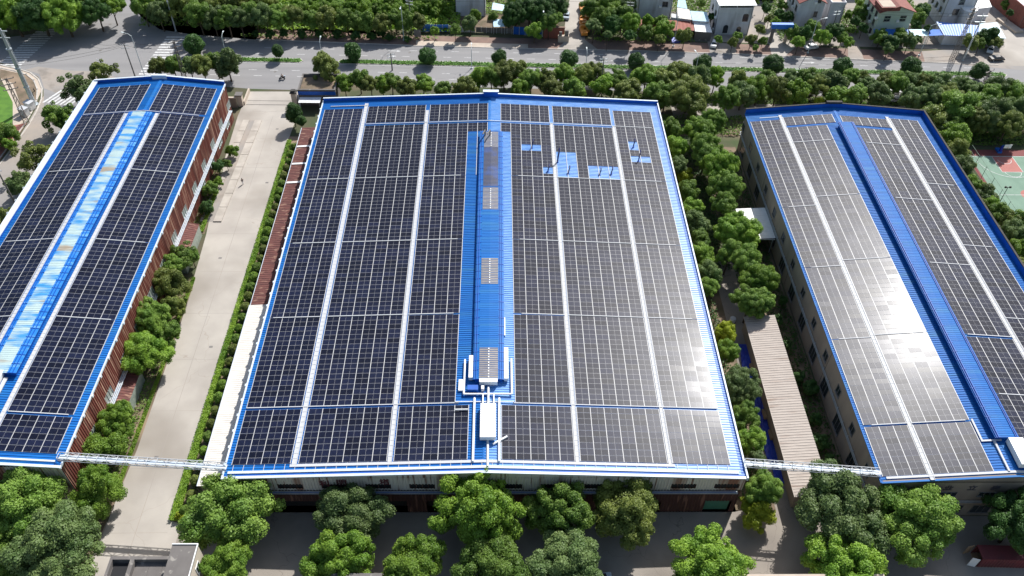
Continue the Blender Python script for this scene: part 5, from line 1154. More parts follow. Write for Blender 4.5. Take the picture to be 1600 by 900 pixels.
def figure(name, label, loc, rz, J, E_, clothes, hair=True, grp=None):
    """one continuous skinned body from joints J {name:(x,y,z,r)} and bones E_"""
    t = thing(name, label, 'person', loc, rz, grp)
    names = list(J); me = bpy.data.meshes.new('body'); me.from_pydata([J[n][:3] for n in names], [(names.index(a), names.index(b)) for a, b in E_], [])
    o = mesh_obj('body', me, t); sk = o.modifiers.new('skin', 'SKIN'); sk.use_smooth_shade = True
    for i, n in enumerate(names): me.skin_vertices[0].data[i].radius = (J[n][3],)*2; me.skin_vertices[0].data[i].use_root = (i == 0)
    o.modifiers.new('sub', 'SUBSURF').levels = 1; me.materials.append(M['skin'])
    for nm, bones, m_, ex in clothes:
        mb = MB()
        for a, b in bones: mb.tube(J[a][:3], J[b][:3], J[a][3]*ex, J[b][3]*ex, 10)
        mb.build(nm, m_, t, smooth=True)
    if hair:
        bm = bmesh.new(); bmesh.ops.create_uvsphere(bm, u_segments=10, v_segments=8, radius=.115); hm = bpy.data.meshes.new('hair'); bm.to_mesh(hm); bm.free(); hm.materials.append(M['hair']); hx = J['head']
        mesh_obj('hair', hm, t, (hx[0]-.012, hx[1], hx[2]+.03))
    return t
def hand(J, E_, wrist, s):
    w_ = J[wrist]
    for k in range(4):
        a = f'{wrist}f{k}'; b = a+'t'; J[a] = (w_[0]+.02*k-.03, w_[1]+s*.005, w_[2]-.09-.008*(k in (1, 2)), .010); J[b] = (w_[0]+.02*k-.025, w_[1]-s*.015, w_[2]-.15-.012*(k in (1, 2)), .008)
        E_ += [(wrist, a), (a, b)]
    a = f'{wrist}th'; b = a+'t'; J[a] = (w_[0]+.045, w_[1], w_[2]-.05, .011); J[b] = (w_[0]+.06, w_[1], w_[2]-.095, .009); E_ += [(wrist, a), (a, b)]
J = {'pelvis': (0, 0, .95, .14), 'belly': (0, 0, 1.12, .13), 'chest': (0, 0, 1.35, .15), 'neck': (0, 0, 1.50, .055), 'chin': (.01, 0, 1.57, .075), 'head': (0, 0, 1.66, .105),
     'shl': (0, .19, 1.42, .06), 'ell': (-.03, .25, 1.15, .043), 'wrl': (.03, .27, .90, .030), 'shr': (0, -.19, 1.42, .06), 'elr': (.02, -.25, 1.15, .043), 'wrr': (.10, -.26, .92, .030),
     'hipl': (0, .10, .88, .095), 'knl': (.08, .10, .50, .065), 'anl': (-.02, .10, .09, .042), 'tol': (.15, .10, .04, .035), 'hipr': (0, -.10, .88, .095), 'knr': (.02, -.10, .50, .065), 'anr': (-.10, -.10, .10, .042), 'tor': (.06, -.10, .04, .035)}
E_ = [('pelvis', 'belly'), ('belly', 'chest'), ('chest', 'neck'), ('neck', 'chin'), ('chin', 'head'), ('chest', 'shl'), ('shl', 'ell'), ('ell', 'wrl'), ('chest', 'shr'), ('shr', 'elr'), ('elr', 'wrr'), ('pelvis', 'hipl'), ('hipl', 'knl'), ('knl', 'anl'), ('anl', 'tol'), ('pelvis', 'hipr'), ('hipr', 'knr'), ('knr', 'anr'), ('anr', 'tor')]
J0, E0 = dict(J), list(E_)
hand(J, E_, 'wrl', 1); hand(J, E_, 'wrr', -1)
figure('person', 'person in black top and white trousers walking at the edge of the lane', (*g(380, 288), .03), 2.0, J, E_,
       [('shirt', [('pelvis', 'belly'), ('belly', 'chest'), ('shl', 'ell'), ('shr', 'elr')], M['cloth_k'], 1.15), ('trousers', [('hipl', 'knl'), ('knl', 'anl'), ('hipr', 'knr'), ('knr', 'anr'), ('belly', 'pelvis')], M['cloth_w'], 1.15)])
J, E_ = dict(J0), list(E0)
for k, v in {'pelvis': (-.25, 0, .85, .14), 'belly': (-.22, 0, 1.02, .13), 'chest': (-.15, 0, 1.25, .15), 'neck': (-.12, 0, 1.40, .055), 'chin': (-.10, 0, 1.47, .075), 'head': (-.11, 0, 1.56, .105), 'shl': (-.15, .19, 1.32, .06), 'ell': (.08, .27, 1.12, .043), 'wrl': (.32, .25, 1.08, .03),
             'shr': (-.15, -.19, 1.32, .06), 'elr': (.08, -.27, 1.12, .043), 'wrr': (.32, -.25, 1.08, .03), 'hipl': (-.18, .12, .82, .095), 'knl': (.22, .15, .72, .065), 'anl': (.22, .14, .36, .042), 'tol': (.36, .14, .32, .035),
             'hipr': (-.18, -.12, .82, .095), 'knr': (.22, -.15, .72, .065), 'anr': (.22, -.14, .36, .042), 'tor': (.36, -.14, .32, .035)}.items(): J[k] = v
hand(J, E_, 'wrl', 1); hand(J, E_, 'wrr', -1)
sx, sy = g(441, 124)
figure('person', 'person in dark clothes riding the scooter on the main road', (sx, sy, .03), pi+.1, J, E_,
       [('jacket', [('pelvis', 'belly'), ('belly', 'chest'), ('shl', 'ell'), ('shr', 'elr'), ('ell', 'wrl'), ('elr', 'wrr')], M['cloth_k'], 1.18), ('trousers', [('hipl', 'knl'), ('knl', 'anl'), ('hipr', 'knr'), ('knr', 'anr')], M['cloth_k'], 1.15)])
sc_ = thing('motor_scooter', 'dark motor scooter travelling along the main road', 'scooter', (sx, sy, .03), pi+.1)
for a in (-.62, .62):
    w_ = MB().tube((a, -.06, .25), (a, .06, .25), .25, n=14).build('wheel', M['tyre'], sc_); MB().tube((a, -.07, .25), (a, .07, .25), .10, n=8).build('hub', M['steel'], w_)
MB().hexa([(-.75, -.16, .4), (.0, -.16, .35), (.0, .16, .35), (-.75, .16, .4)], [(-.85, -.13, .75), (-.05, -.15, .7), (-.05, .15, .7), (-.85, .13, .75)]).box(-.05, -.15, .22, .5, .15, .32).build('body', M['car_k'], sc_)
MB().box(-.8, -.14, .76, -.05, .14, .84).build('seat', M['tyre'], sc_); MB().hexa([(.38, -.2, .25), (.5, -.2, .25), (.5, .2, .25), (.38, .2, .25)], [(.28, -.15, .95), (.40, -.15, .95), (.40, .15, .95), (.28, .15, .95)]).build('front_shield', M['car_k'], sc_)
MB().path([(.62, 0, .3), (.36, 0, 1.05)], .03).path([(.33, -.3, 1.05), (.33, .3, 1.05)], .025).build('handlebar', M['steel'], sc_); MB().box(-1.0, -.18, .86, -.72, .18, 1.15).build('top_box', M['car_b'], sc_)
# ================================================================ VEGETATION
ICO = None
def ico():
    global ICO
    if ICO is None:
        bm = bmesh.new(); bmesh.ops.create_icosphere(bm, subdivisions=1, radius=1)
        ICO = (np.array([v.co[:] for v in bm.verts]), [tuple(v.index for v in f.verts) for f in bm.faces]); bm.free()
    return ICO
def crown_mesh(name, seed, blobs, n_leaf, size, core=.74, up=.15, mats=None, flat=.62):
    """leaf-sized quads spread through the outer part of many overlapping clumps, with a darker solid heart made of the same leaves' colour"""
    rs = np.random.RandomState(seed); B = np.array(blobs, float); C = B[:, :3]; R = B[:, 3]
    wgt = R**2/np.sum(R**2); k = rs.choice(len(B), n_leaf*2, p=wgt)
    d = rs.normal(size=(n_leaf*2, 3)); d[:, 2] += up; d /= np.linalg.norm(d, axis=1)[:, None]
    rad = R[k]*(.78+.30*rs.rand(n_leaf*2)); p = C[k]+d*rad[:, None]
    inside = np.zeros(len(p), bool)
    for i in range(len(B)): inside |= (np.linalg.norm(p-C[i], axis=1) < R[i]*.74) & (k != i)
    keep = np.where(~inside)[0][:n_leaf]; p = p[keep]; d = d[keep]; n = len(p)
    nn = d+rs.normal(size=(n, 3))*.55; nn[:, 2] += .25; nn /= np.linalg.norm(nn, axis=1)[:, None]
    a = np.cross(nn, rs.normal(size=(n, 3))); a /= np.linalg.norm(a, axis=1)[:, None]; b = np.cross(nn, a)
    s = size*(.6+.8*rs.rand(n))[:, None]
    V = np.stack([p-a*s, p+b*s*flat, p+a*s, p-b*s*flat], 1).reshape(-1, 3)
    iv, iF = ico(); cv = []; cf = []
    for i in range(len(B)):  # added cores that stop light passing through the clumps
        j = iv*(R[i]*core)*(1+.12*rs.normal(size=(len(iv), 1))); base = len(V)+len(cv)*len(iv)
        cv.append(C[i]+j); cf += [tuple(x+base for x in f) for f in iF]
    allv = np.concatenate([V]+cv) if cv else V
    me = bpy.data.meshes.new(name); nq = n
    me.vertices.add(len(allv)); me.vertices.foreach_set('co', allv.ravel())
    loops = np.concatenate([np.arange(nq*4), np.array(cf).ravel()]) if cf else np.arange(nq*4)
    me.loops.add(len(loops)); me.loops.foreach_set('vertex_index', loops.astype(np.int32))
    me.polygons.add(nq+len(cf)); st = np.concatenate([np.arange(nq)*4, nq*4+np.arange(len(cf))*3]); me.polygons.foreach_set('loop_start', st.astype(np.int32))
    me.update(calc_edges=True); me.validate()
    me.materials.append(M['leaf_mid']); return me
def dome_blobs(seed, n, rmin, rmax, zs=.62, shell=.72, low=-.55):
    rs = np.random.RandomState(seed); out = [(0, 0, 0, .5)]
    for _ in range(n):
        v = rs.normal(size=3); v /= np.linalg.norm(v)
        if v[2] < low: v[2] = -v[2]*.4
        q = shell*(.72+.38*rs.rand()); r = rmin+(rmax-rmin)*rs.rand()
        lob = 1+.09*sin(2*math.atan2(v[1], v[0])+seed*1.7)+.08*sin(3*math.atan2(v[1], v[0])+seed)+.08*sin(5*math.atan2(v[1], v[0])+2*seed)
        out.append((v[0]*q*lob, v[1]*q*lob, v[2]*q*zs, r))
    return out
CR = {'big': [], 'mid': [], 'small': [], 'ball': [], 'sparse': []}
for s in range(5): CR['big'].append(crown_mesh('leafy_crown', 11+s, dome_blobs(11+s, 120, .10, .21, .84, .78), 27000, .0235))
for s in range(8): CR['mid'].append(crown_mesh('leafy_crown', 31+s, dome_blobs(31+s, 55, .13, .27, .94, .76), 11000, .036))
for s in range(5): CR['small'].append(crown_mesh('leafy_crown', 51+s, dome_blobs(51+s, 30, .17, .33, 1.0, .70), 5200, .054))
for s in range(3): CR['ball'].append(crown_mesh('clipped_crown', 71+s, [(0, 0, 0, .82)]+[(v[0]*.66, v[1]*.66, v[2]*.60, .34) for v in [np.array(x)/np.linalg.norm(x) for x in np.random.RandomState(s).normal(size=(26, 3))]], 5200, .055, core=.86))
for s in range(3): CR['sparse'].append(crown_mesh('thin_crown', 91+s, dome_blobs(91+s, 34, .10, .20, .85, .78), 6500, .040, core=.30))
TRK = {}
def trunk_mesh(seed, kind):
    """tapered stem with limbs, unit height 1 to crown centre, crown radius 1 in its own scale"""
    rs = random.Random(seed); mb = MB(); mb.tube((0, 0, 0), (.02, .01, .45), .05, .036, 8, False); mb.tube((.02, .01, .45), (0, 0, .98), .036, .016, 7, False)
    for i in range(6):
        a = i*pi/3+rs.random(); z = .40+.09*i; e = (.34*cos(a), .34*sin(a), z+.30); mb.tube((.01, 0, z), e, .020, .009, 5, False)
        e2 = (e[0]*1.5+.05*rs.random(), e[1]*1.5, e[2]+.16); mb.tube(e, e2, .009, .004, 4, False)
    return mb.mesh('trunk', M['bark'], True)
for s in range(3): TRK[s] = trunk_mesh(s, '')
NT = [0]
def tree(name, label, x, y, R, h, kind='mid', leaf='leaf_mid', group=None, zs=1.0, cat='tree', bare=None):
    """R crown radius, h crown centre height"""
    NT[0] += 1; i = NT[0]; rs = random.Random(i)
    t = thing(name, label, cat, (x, y, 0), rs.uniform(0, 6.28), group)
    tk = mesh_obj('trunk', TRK[i % 3], t); k = R if bare is None else bare; tk.scale = (max(R, 1.2)*1.1, max(R, 1.2)*1.1, h)
    c = mesh_obj('crown', CR[kind][i % len(CR[kind])], t, (0, 0, h)); c.scale = (R*rs.uniform(.90, 1.12), R*rs.uniform(.90, 1.12), R*zs*rs.uniform(.92, 1.1))
    c.material_slots[0].link = 'OBJECT'; c.material_slots[0].material = M[leaf]
    return t
def ptree(name, label, px, py, rp, hz, **kw):
    """crown centre at photo point, rp its radius in photo pixels, hz its height above ground in metres"""
    x, y = g(px, py, hz); return tree(name, label, x, y, rp*mpp(px, py, hz), hz, **kw)

# --- front yard trees
for lb, px, py, rp, hz, kd, lf_, zs in [
    ('big dark green tree hiding the lower left corner of the central factory', 366, 795, 69, 6.6, 'big', 'leaf_mid', .95),
    ('round tree before the front wall, between the big left tree and the tallest yellowish one', 548, 796, 59, 6.2, 'big', 'leaf_blue', .95),
    ('tallest yellow green tree at the middle of the central factory front', 745, 795, 69, 8.2, 'big', 'leaf_fresh', 1.05),
    ('dark green tree right of the tallest yellow green tree', 872, 792, 57, 6.6, 'big', 'leaf_mid', 1.0),
    ('olive tinted tree fourth along the central factory front', 980, 795, 55, 6.6, 'big', 'leaf_olive', 1.0),
    ('wide grey green tree at the foot of the brown shed', 1312, 800, 70, 7.0, 'big', 'leaf_blue', .95),
    ('large dense tree in front of the right factory left corner', 1430, 818, 68, 7.4, 'big', 'leaf_mid', 1.0),
    ('shaded tree above the maroon container at the right photo edge', 1590, 815, 52, 6.6, 'big', 'leaf_dark', 1.0),
    ('bottom tree second from the left of the lower row, left of the dark low roof', 530, 878, 56, 6.5, 'big', 'leaf_fresh', .9),
    ('round bright tree directly above the dark low roof', 646, 884, 50, 6.5, 'big', 'leaf_fresh', .95),
    ('dark green tree at the bottom edge under the tallest yellow green tree', 770, 888, 54, 6.3, 'big', 'leaf_mid', .95),
    ('pale green tree at the bottom edge beside the silver blue car', 888, 888, 58, 6.3, 'big', 'leaf_blue', .9),
    ('bright tree at the bottom edge right of the sunlit yard patch', 1108, 884, 60, 6.5, 'big', 'leaf_fresh', .9),
    ('bright tree at the bottom edge below the wide grey green tree', 1320, 884, 60, 6.5, 'big', 'leaf_fresh', .9),
    ('bright tree right of the stair tower at the bottom left', 352, 884, 40, 6.2, 'big', 'leaf_fresh', .95),
    ('dark tree at the left photo edge under the left factory front', 40, 790, 62, 6.8, 'big', 'leaf_mid', 1.0),
    ('big grey green tree in the lower left corner', 92, 858, 66, 7.2, 'big', 'leaf_blue', 1.0),
    ('tree peeping in at the extreme lower left corner', -6, 868, 46, 6.0, 'big', 'leaf_mid', 1.0)]:
    ptree('broadleaf_tree', lb, px, py, rp*1.07, hz, kind=kd, leaf=lf_, zs=zs, group='trees in the front yard')
ptree('lime_shrub', 'yellow green bushy tree beside the green roller door', 1180, 803, 30, 2.8, kind='mid', leaf='leaf_lime', group='yellow green shrubs')
ptree('lime_shrub', 'small yellow green tree on the garden path above the blue tarpaulin', 1133, 521, 19, 2.6, kind='mid', leaf='leaf_lime', group='yellow green shrubs')
ptree('lime_shrub', 'yellowish shrub by the upper right eave of the central factory', 1068, 274, 16, 2.6, kind='mid', leaf='leaf_lime', group='yellow green shrubs')
ptree('lime_shrub', 'yellow bush behind the ridge of the right factory', 1278, 162, 11, 2.5, kind='small', leaf='leaf_lime', group='yellow green shrubs')
ptree('lime_shrub', 'yellow bush behind the back right corner of the right factory', 1425, 172, 7, 2.5, kind='small', leaf='leaf_lime', group='yellow green shrubs')
# --- lane side trees by the left factory
L1 = [('bright tree nearest the truss bridge on the left factory verge', 152, 770, 42, 4.6, 'big', 'leaf_fresh'), ('bright tree just above the left truss bridge', 158, 702, 34, 4.3, 'mid', 'leaf_fresh'),
      ('round bright tree below the short dark red awning', 181, 660, 35, 4.4, 'big', 'leaf_fresh'), ('tree at the top end of the short dark red awning', 228, 553, 38, 4.6, 'big', 'leaf_fresh'),
      ('tree with rounded clumps in the middle of the left verge', 234, 497, 36, 4.8, 'big', 'leaf_mid'), ('small dark tree beside the clumped tree on the left verge', 262, 520, 22, 3.0, 'mid', 'leaf_dark'),
      ('olive tree two above the middle of the left verge', 262, 445, 31, 4.4, 'mid', 'leaf_olive'), ('small bright crown leaning to the rusty wall', 268, 416, 20, 4.2, 'mid', 'leaf_mid'),
      ('olive crown at the lane edge beside the clumped tree', 274, 478, 20, 3.0, 'mid', 'leaf_olive'),
      ('thin tree below the long rusty awning', 286, 398, 22, 4.0, 'sparse', 'leaf_mid'), ('small tree at the lane edge below the long rusty awning', 300, 402, 15, 3.0, 'small', 'leaf_mid')]
for lb, px, py, rp, hz, kd, lf_ in L1: ptree('verge_tree', lb, px, py, rp*1.04, hz, kind=kd, leaf='leaf_mid' if lf_ == 'leaf_dark' else lf_, group='trees along the left factory wall')
L2 = [('dark bush at the upper end of the long rusty awning', 322, 325, 13, 1.8), ('dark round bush above the long rusty awning', 328, 296, 13, 1.9), ('bright small bush by the ramp slabs', 341, 284, 9, 1.6), ('dark tree beside the ramp slabs', 342, 260, 12, 2.4),
      ('fresh green bush next to the dark tree by the ramp slabs', 354, 256, 9, 2.2), ('leafy shrub under the upper windows of the rusty wall', 362, 236, 12, 2.0)]
for k, (lb, px, py, rp, hz) in enumerate(L2): ptree('verge_shrub', lb, px, py, rp, hz, kind='small', leaf=['leaf_dark', 'leaf_mid', 'leaf_fresh'][k % 3], group='shrubs along the rusty wall')
ptree('dome_tree', 'dark clipped tree at the top end of the lane hedge', 458, 176, 15, 4.2, kind='ball', leaf='leaf_dark', zs=1.15)
ptree('dome_tree', 'lower dark crown tucked against the clipped tree at the hedge top', 470, 188, 10, 3.2, kind='ball', leaf='leaf_dark')
# --- hedge and clipped balls
def foliage_bed(name, label, rects, n, size, leaf, hz, cat=None, seed=5, kind='stuff', core=True):
    """low foliage filling rectangles / quads (x0,y0,x1,y1)"""
    rs = np.random.RandomState(seed); A = np.array([(r[2]-r[0])*(r[3]-r[1]) for r in rects]); k = rs.choice(len(rects), n, p=A/A.sum()); r_ = np.array(rects)[k]
    u = rs.rand(n, 2); x = r_[:, 0]+(r_[:, 2]-r_[:, 0])*u[:, 0]; y = r_[:, 1]+(r_[:, 3]-r_[:, 1])*u[:, 1]
    bumpf = .55+.45*np.sin(x*2.1+np.sin(y*1.3)*2)*np.sin(y*1.7+x)
    z = hz*(.55+.35*bumpf)+hz*.25*rs.rand(n)
    p = np.stack([x, y, z], 1); nn = rs.normal(size=(n, 3))*.6+[0, 0, 1]; nn /= np.linalg.norm(nn, axis=1)[:, None]
    a = np.cross(nn, rs.normal(size=(n, 3))); a /= np.linalg.norm(a, axis=1)[:, None]; b = np.cross(nn, a); s = size*(.6+.8*rs.rand(n))[:, None]
    V = np.stack([p-a*s, p+b*s*.65, p+a*s, p-b*s*.65], 1).reshape(-1, 3)
    mb = MB(); mb.v = [tuple(v) for v in V]; mb.f = [(4*i, 4*i+1, 4*i+2, 4*i+3) for i in range(n)]
    if core:
        for r in rects: mb.box(r[0]+.1, r[1]+.1, 0.02, r[2]-.1, r[3]-.1, hz*.5)
    o = mb.build(name, M[leaf]); tag(o, label, cat, kind=kind); return o
foliage_bed('lane_hedge', 'long bright yellow green low hedge along the right side of the lane', [(-11.15-.02*k, 101-5*k-4.9, -10.05, 101-5*k) for k in range(21)], 16000, .12, 'leaf_scrub', .7, 'hedge', kind=None)
foliage_bed('verge_hedge', 'narrow yellow green hedge along the left edge of the lane', [(-22.0, 0, -21.3, 34), (-22.2, 34, -21.5, 52)], 5000, .13, 'leaf_scrub', .55, 'hedge', 6, kind=None)
foliage_bed('verge_hedge', 'narrow yellow green hedge strip beside the ramp slabs', [(-24.4, 66.5, -23.5, 80)], 1800, .13, 'leaf_scrub', .55, 'hedge', 7, kind=None)
foliage_bed('hedge_weeds', None, [(-9.7, -4, -7.3, 100)], 5200, .14, 'leaf_dark', .3, seed=8, core=False)
nb = 36
for k in range(nb):
    y = -2.6+k*2.84; x = -8.95+random.uniform(-.15, .15)
    tree('clipped_ball_shrub', f'clipped ball shrub beside the lane hedge, {nth(k)} from the front yard end', x, y, random.uniform(.92, 1.16), random.uniform(1.05, 1.35), kind='ball', leaf=['leaf_mid', 'leaf_olive', 'leaf_olive', 'leaf_mid', 'leaf_fresh'][k % 5], group='clipped ball shrubs along the lane hedge', cat='shrub')
for k, (x, y) in enumerate([(-9.9, -3.4), (-8.6, -4.0), (-8.9, -3.0)]): tree('hedge_end_shrub', ['yellow green bush at the front tip of the lane hedge', 'right bush at the front tip of the lane hedge', 'rear bush at the front tip of the lane hedge'][k], x, y, .95, .8, kind='small', leaf='leaf_lime' if k < 2 else 'leaf_scrub', cat='shrub')
# --- garden between the central and right factories
GC = [(1046, 205, 18), (1050, 232, 19), (1060, 258, 14), (1073, 300, 19), (1080, 328, 18), (1086, 352, 21), (1092, 378, 18), (1099, 402, 19), (1106, 428, 20), (1108, 450, 16), (1138, 550, 17), (1155, 603, 31), (1165, 652, 24), (1172, 690, 22), (1182, 722, 16), (1192, 765, 26)]
for k, (px, py, rp) in enumerate(GC):
    ptree('garden_tree', f'tree against the right wall of the central factory, {nth(k)} from its back corner', px, py, rp*1.2, 4.6 if rp < 25 else 5.2, kind='mid' if rp < 24 else 'big', leaf=['leaf_mid', 'leaf_fresh', 'leaf_blue'][k % 3], group='trees against the right wall of the central factory')
GD = [(1093, 205, 24), (1112, 190, 22), (1104, 236, 26), (1124, 262, 27), (1133, 292, 26), (1130, 320, 18), (1152, 360, 31), (1140, 395, 18), (1166, 408, 25), (1183, 438, 27), (1172, 470, 24), (1190, 470, 20)]
for k, (px, py, rp) in enumerate(GD):
    ptree('garden_tree', f'taller tree on the garden side of the right factory, {nth(k)} from the road end', px, py, rp*1.18, 6.4, kind='big' if rp > 20 else 'mid', leaf=['leaf_fresh', 'leaf_mid', 'leaf_mid'][k % 3], group='tall trees beside the right factory wall')
for k, (px, py, rp) in enumerate([(1215, 500, 10), (1228, 540, 10), (1246, 590, 13), (1266, 605, 14), (1252, 640, 10), (1275, 655, 12), (1283, 690, 14), (1297, 720, 12), (1225, 470, 9), (1300, 745, 14)]):
    ptree('wall_shrub', f'dark shaded shrub below the lower windows of the right factory, {nth(k)} of the row', px, py, rp, 1.6, kind='small', leaf='leaf_dark', group='shaded shrubs below the right factory wall', cat='shrub')
foliage_bed('garden_undergrowth', None, [(82, 0, 86.5, 100), (92.5, 42, 101.2, 98), (97, 2, 101.4, 42), (86, 55, 92, 104)], 16000, .22, 'leaf_dark', .45, seed=12, core=False)
foliage_bed('verge_undergrowth', None, [(-26.2, 0, -22.3, 52), (-26.4, 66, -24.4, 92), (-58, -10, -24, -1)], 9000, .18, 'leaf_mid', .35, seed=13, core=False)
# --- belt between the factories and the main road
def belt(lst, name, phrase, grp, hz, kinds, leaves, cat='tree'):
    for k, (px, py, rp) in enumerate(sorted(lst)): ptree(name, phrase % nth(k), px, py, rp*(1.2 if rp > 10 else 1.05), hz*1.06+random.uniform(-.3, .6), kind=kinds[k % len(kinds)], leaf=leaves[k % len(leaves)], group=grp, cat=cat)
belt([(508, 107, 22)], 'street_tree', 'full crowned street tree standing %s behind the gatehouse', None, 5.0, ['mid'], ['leaf_olive'])
belt([(538, 131, 13), (562, 124, 15), (579, 133, 14), (597, 131, 13), (612, 128, 15), (636, 137, 15), (661, 132, 15), (693, 140, 13), (724, 138, 18), (748, 122, 17), (768, 120, 17)],
     'belt_tree', 'tree behind the central factory left of its ridge, %s from the left', 'trees behind the left half of the central factory', 3.9, ['mid', 'small'], ['leaf_fresh', 'leaf_mid', 'leaf_olive'])
belt([(788, 118, 18), (806, 112, 17), (811, 140, 15), (830, 124, 17), (852, 126, 17), (866, 142, 16), (882, 118, 17), (896, 140, 18), (912, 120, 17), (927, 115, 19), (942, 134, 17), (962, 126, 17), (975, 148, 18), (985, 142, 17), (1009, 122, 20), (1020, 145, 15), (1035, 125, 17), (1058, 114, 22)],
     'belt_tree', 'tree between central factory and road, right of the ridge, %s from the left', 'trees between the central factory and the road', 4.2, ['mid', 'small', 'mid'], ['leaf_olive', 'leaf_olive', 'leaf_fresh', 'leaf_mid'])
belt([(1040, 150, 20), (1075, 150, 30), (1090, 122, 18), (1118, 121, 15), (1136, 152, 20), (1153, 125, 14), (1160, 150, 20), (1185, 142, 24), (1200, 125, 14), (1215, 140, 20), (1237, 126, 16), (1245, 146, 20), (1262, 124, 17), (1280, 135, 18), (1300, 132, 22), (1310, 150, 18), (1330, 120, 14), (1350, 125, 12)],
     'belt_tree', 'tree between the right factory and the road, %s from the left', 'trees between the right factory and the road', 4.4, ['mid', 'big', 'small'], ['leaf_mid', 'leaf_olive', 'leaf_blue', 'leaf_fresh'])
belt([(1338, 150, 18), (1355, 134, 15), (1372, 148, 18), (1385, 128, 15), (1402, 132, 16), (1428, 155, 21), (1422, 128, 16), (1440, 130, 16), (1455, 150, 20), (1452, 128, 14), (1480, 152, 24), (1470, 132, 16), (1498, 172, 28), (1500, 133, 15), (1518, 142, 16), (1540, 155, 22), (1552, 182, 30), (1562, 140, 20), (1582, 152, 20), (1595, 176, 26), (1576, 195, 22), (1525, 186, 22)],
     'belt_tree', 'tree in the belt right of the right factory ridge, %s from the left', 'trees in the far right belt', 4.8, ['mid', 'big'], ['leaf_mid', 'leaf_blue', 'leaf_blue', 'leaf_olive'])
belt([(1463, 187, 22), (1455, 172, 12), (1486, 215, 22), (1492, 238, 20), (1470, 200, 12), (1490, 196, 16), (1500, 262, 18), (1512, 285, 14), (1525, 292, 13), (1543, 308, 18), (1550, 322, 14), (1530, 322, 13), (1560, 335, 18), (1575, 345, 16), (1585, 365, 20), (1598, 345, 16), (1595, 392, 18), (1602, 420, 18)],
     'court_side_tree', 'tree between right factory and basketball court, %s from the left', 'trees beside the basketball court', 3.6, ['mid', 'small', 'mid'], ['leaf_mid', 'leaf_olive', 'leaf_blue', 'leaf_fresh'])
foliage_bed('belt_undergrowth', None, [(-1, 104.5, 190, 110), (60, 110, 190, 113.5), (20, 119, 150, 122.5), (147, 40, 158, 104), (158, 101, 190, 109)], 26000, .26, 'leaf_mid', .6, seed=14, core=False)
# --- median
foliage_bed('median_grass', None, [(a+(b-a)*k/24, medy(a+(b-a)*(k+.5)/24)-.9, a+(b-a)*(k+1)/24, medy(a+(b-a)*(k+.5)/24)+.9) for a, b in MEDS for k in range(24)], 17000, .16, 'grass', .42, seed=15, core=False)
for k, (px, py, rp) in enumerate([(434, 79, 10.5), (551, 81, 16.5), (668, 87, 14.5), (780, 89, 12.5), (888, 91, 15), (994, 96, 15.5), (1098, 99, 16), (1208, 100, 17.5), (1317, 103, 15.5), (1423, 105, 18), (1530, 110, 14.5)]):
    ptree('median_ball_tree', f'round clipped tree on the grassy median, {nth(k)} from the left', px, py, rp, 2.9, kind='ball', leaf='leaf_dark', group='round clipped trees on the median')
ptree('dome_tree', 'big dark rounded tree at the left tip of the median beside the zebra crossing', 303, 69, 18, 3.2, kind='ball', leaf='leaf_dark')
# --- west street trees
belt([(247, 104, 14), (270, 102, 16), (296, 104, 15), (316, 103, 17), (355, 100, 21), (336, 96, 15)], 'street_tree', 'tree behind the left factory back wall, %s from the left', 'trees behind the left factory', 4.8, ['mid', 'mid', 'small'], ['leaf_olive', 'leaf_mid', 'leaf_blue'])
ptree('street_tree', 'lime green feathery tree behind the left corner of the left factory', 160, 111, 24, 5.0, kind='sparse', leaf='leaf_olive')
ptree('street_tree', 'grey green tree at the back left corner of the left factory', 122, 138, 30, 5.0, kind='sparse', leaf='leaf_blue')
ptree('street_tree', 'smaller grey green tree at the back left corner, touching the roof edge', 132, 150, 18, 4.2, kind='mid', leaf='leaf_blue')
ptree('street_tree', 'dark green tree leaning on the white coping of the left factory', 88, 180, 29, 4.8, kind='sparse', leaf='leaf_mid')
ptree('street_tree', 'smaller crown joined to the dark green tree at the white coping', 98, 188, 16, 4.0, kind='mid', leaf='leaf_mid')
ptree('street_tree', 'thin dry looking tree beside the west street', 56, 248, 33, 4.8, kind='sparse', leaf='leaf_olive')
ptree('street_tree', 'bare branched bush near the left edge of the roof', 34, 288, 30, 4.2, kind='sparse', leaf='leaf_blue')
ptree('street_tree', 'sparse tree at the left photo edge below the thin poles', 6, 345, 24, 4.2, kind='sparse', leaf='leaf_olive')
ptree('street_tree', 'leafy bush by the lawn at the left photo edge', 4, 212, 24, 2.8, kind='mid', leaf='leaf_mid')
ptree('street_tree', 'round bush at the lower end of the left lawn', 14, 225, 12, 2.4, kind='small', leaf='leaf_fresh')
foliage_bed('corner_hedge', 'dark curved hedge round the lawn at the left street corner', [(-97, 114, -90.5, 117), (-92.5, 101, -90.0, 114), (-90, 92, -87.5, 102)], 5200, .2, 'leaf_dark', 1.2, 'hedge', 16, kind=None)
foliage_bed('lawn_grass', None, [(-106, 84, -92.5, 114)], 9000, .16, 'grass', .25, seed=17, core=False)
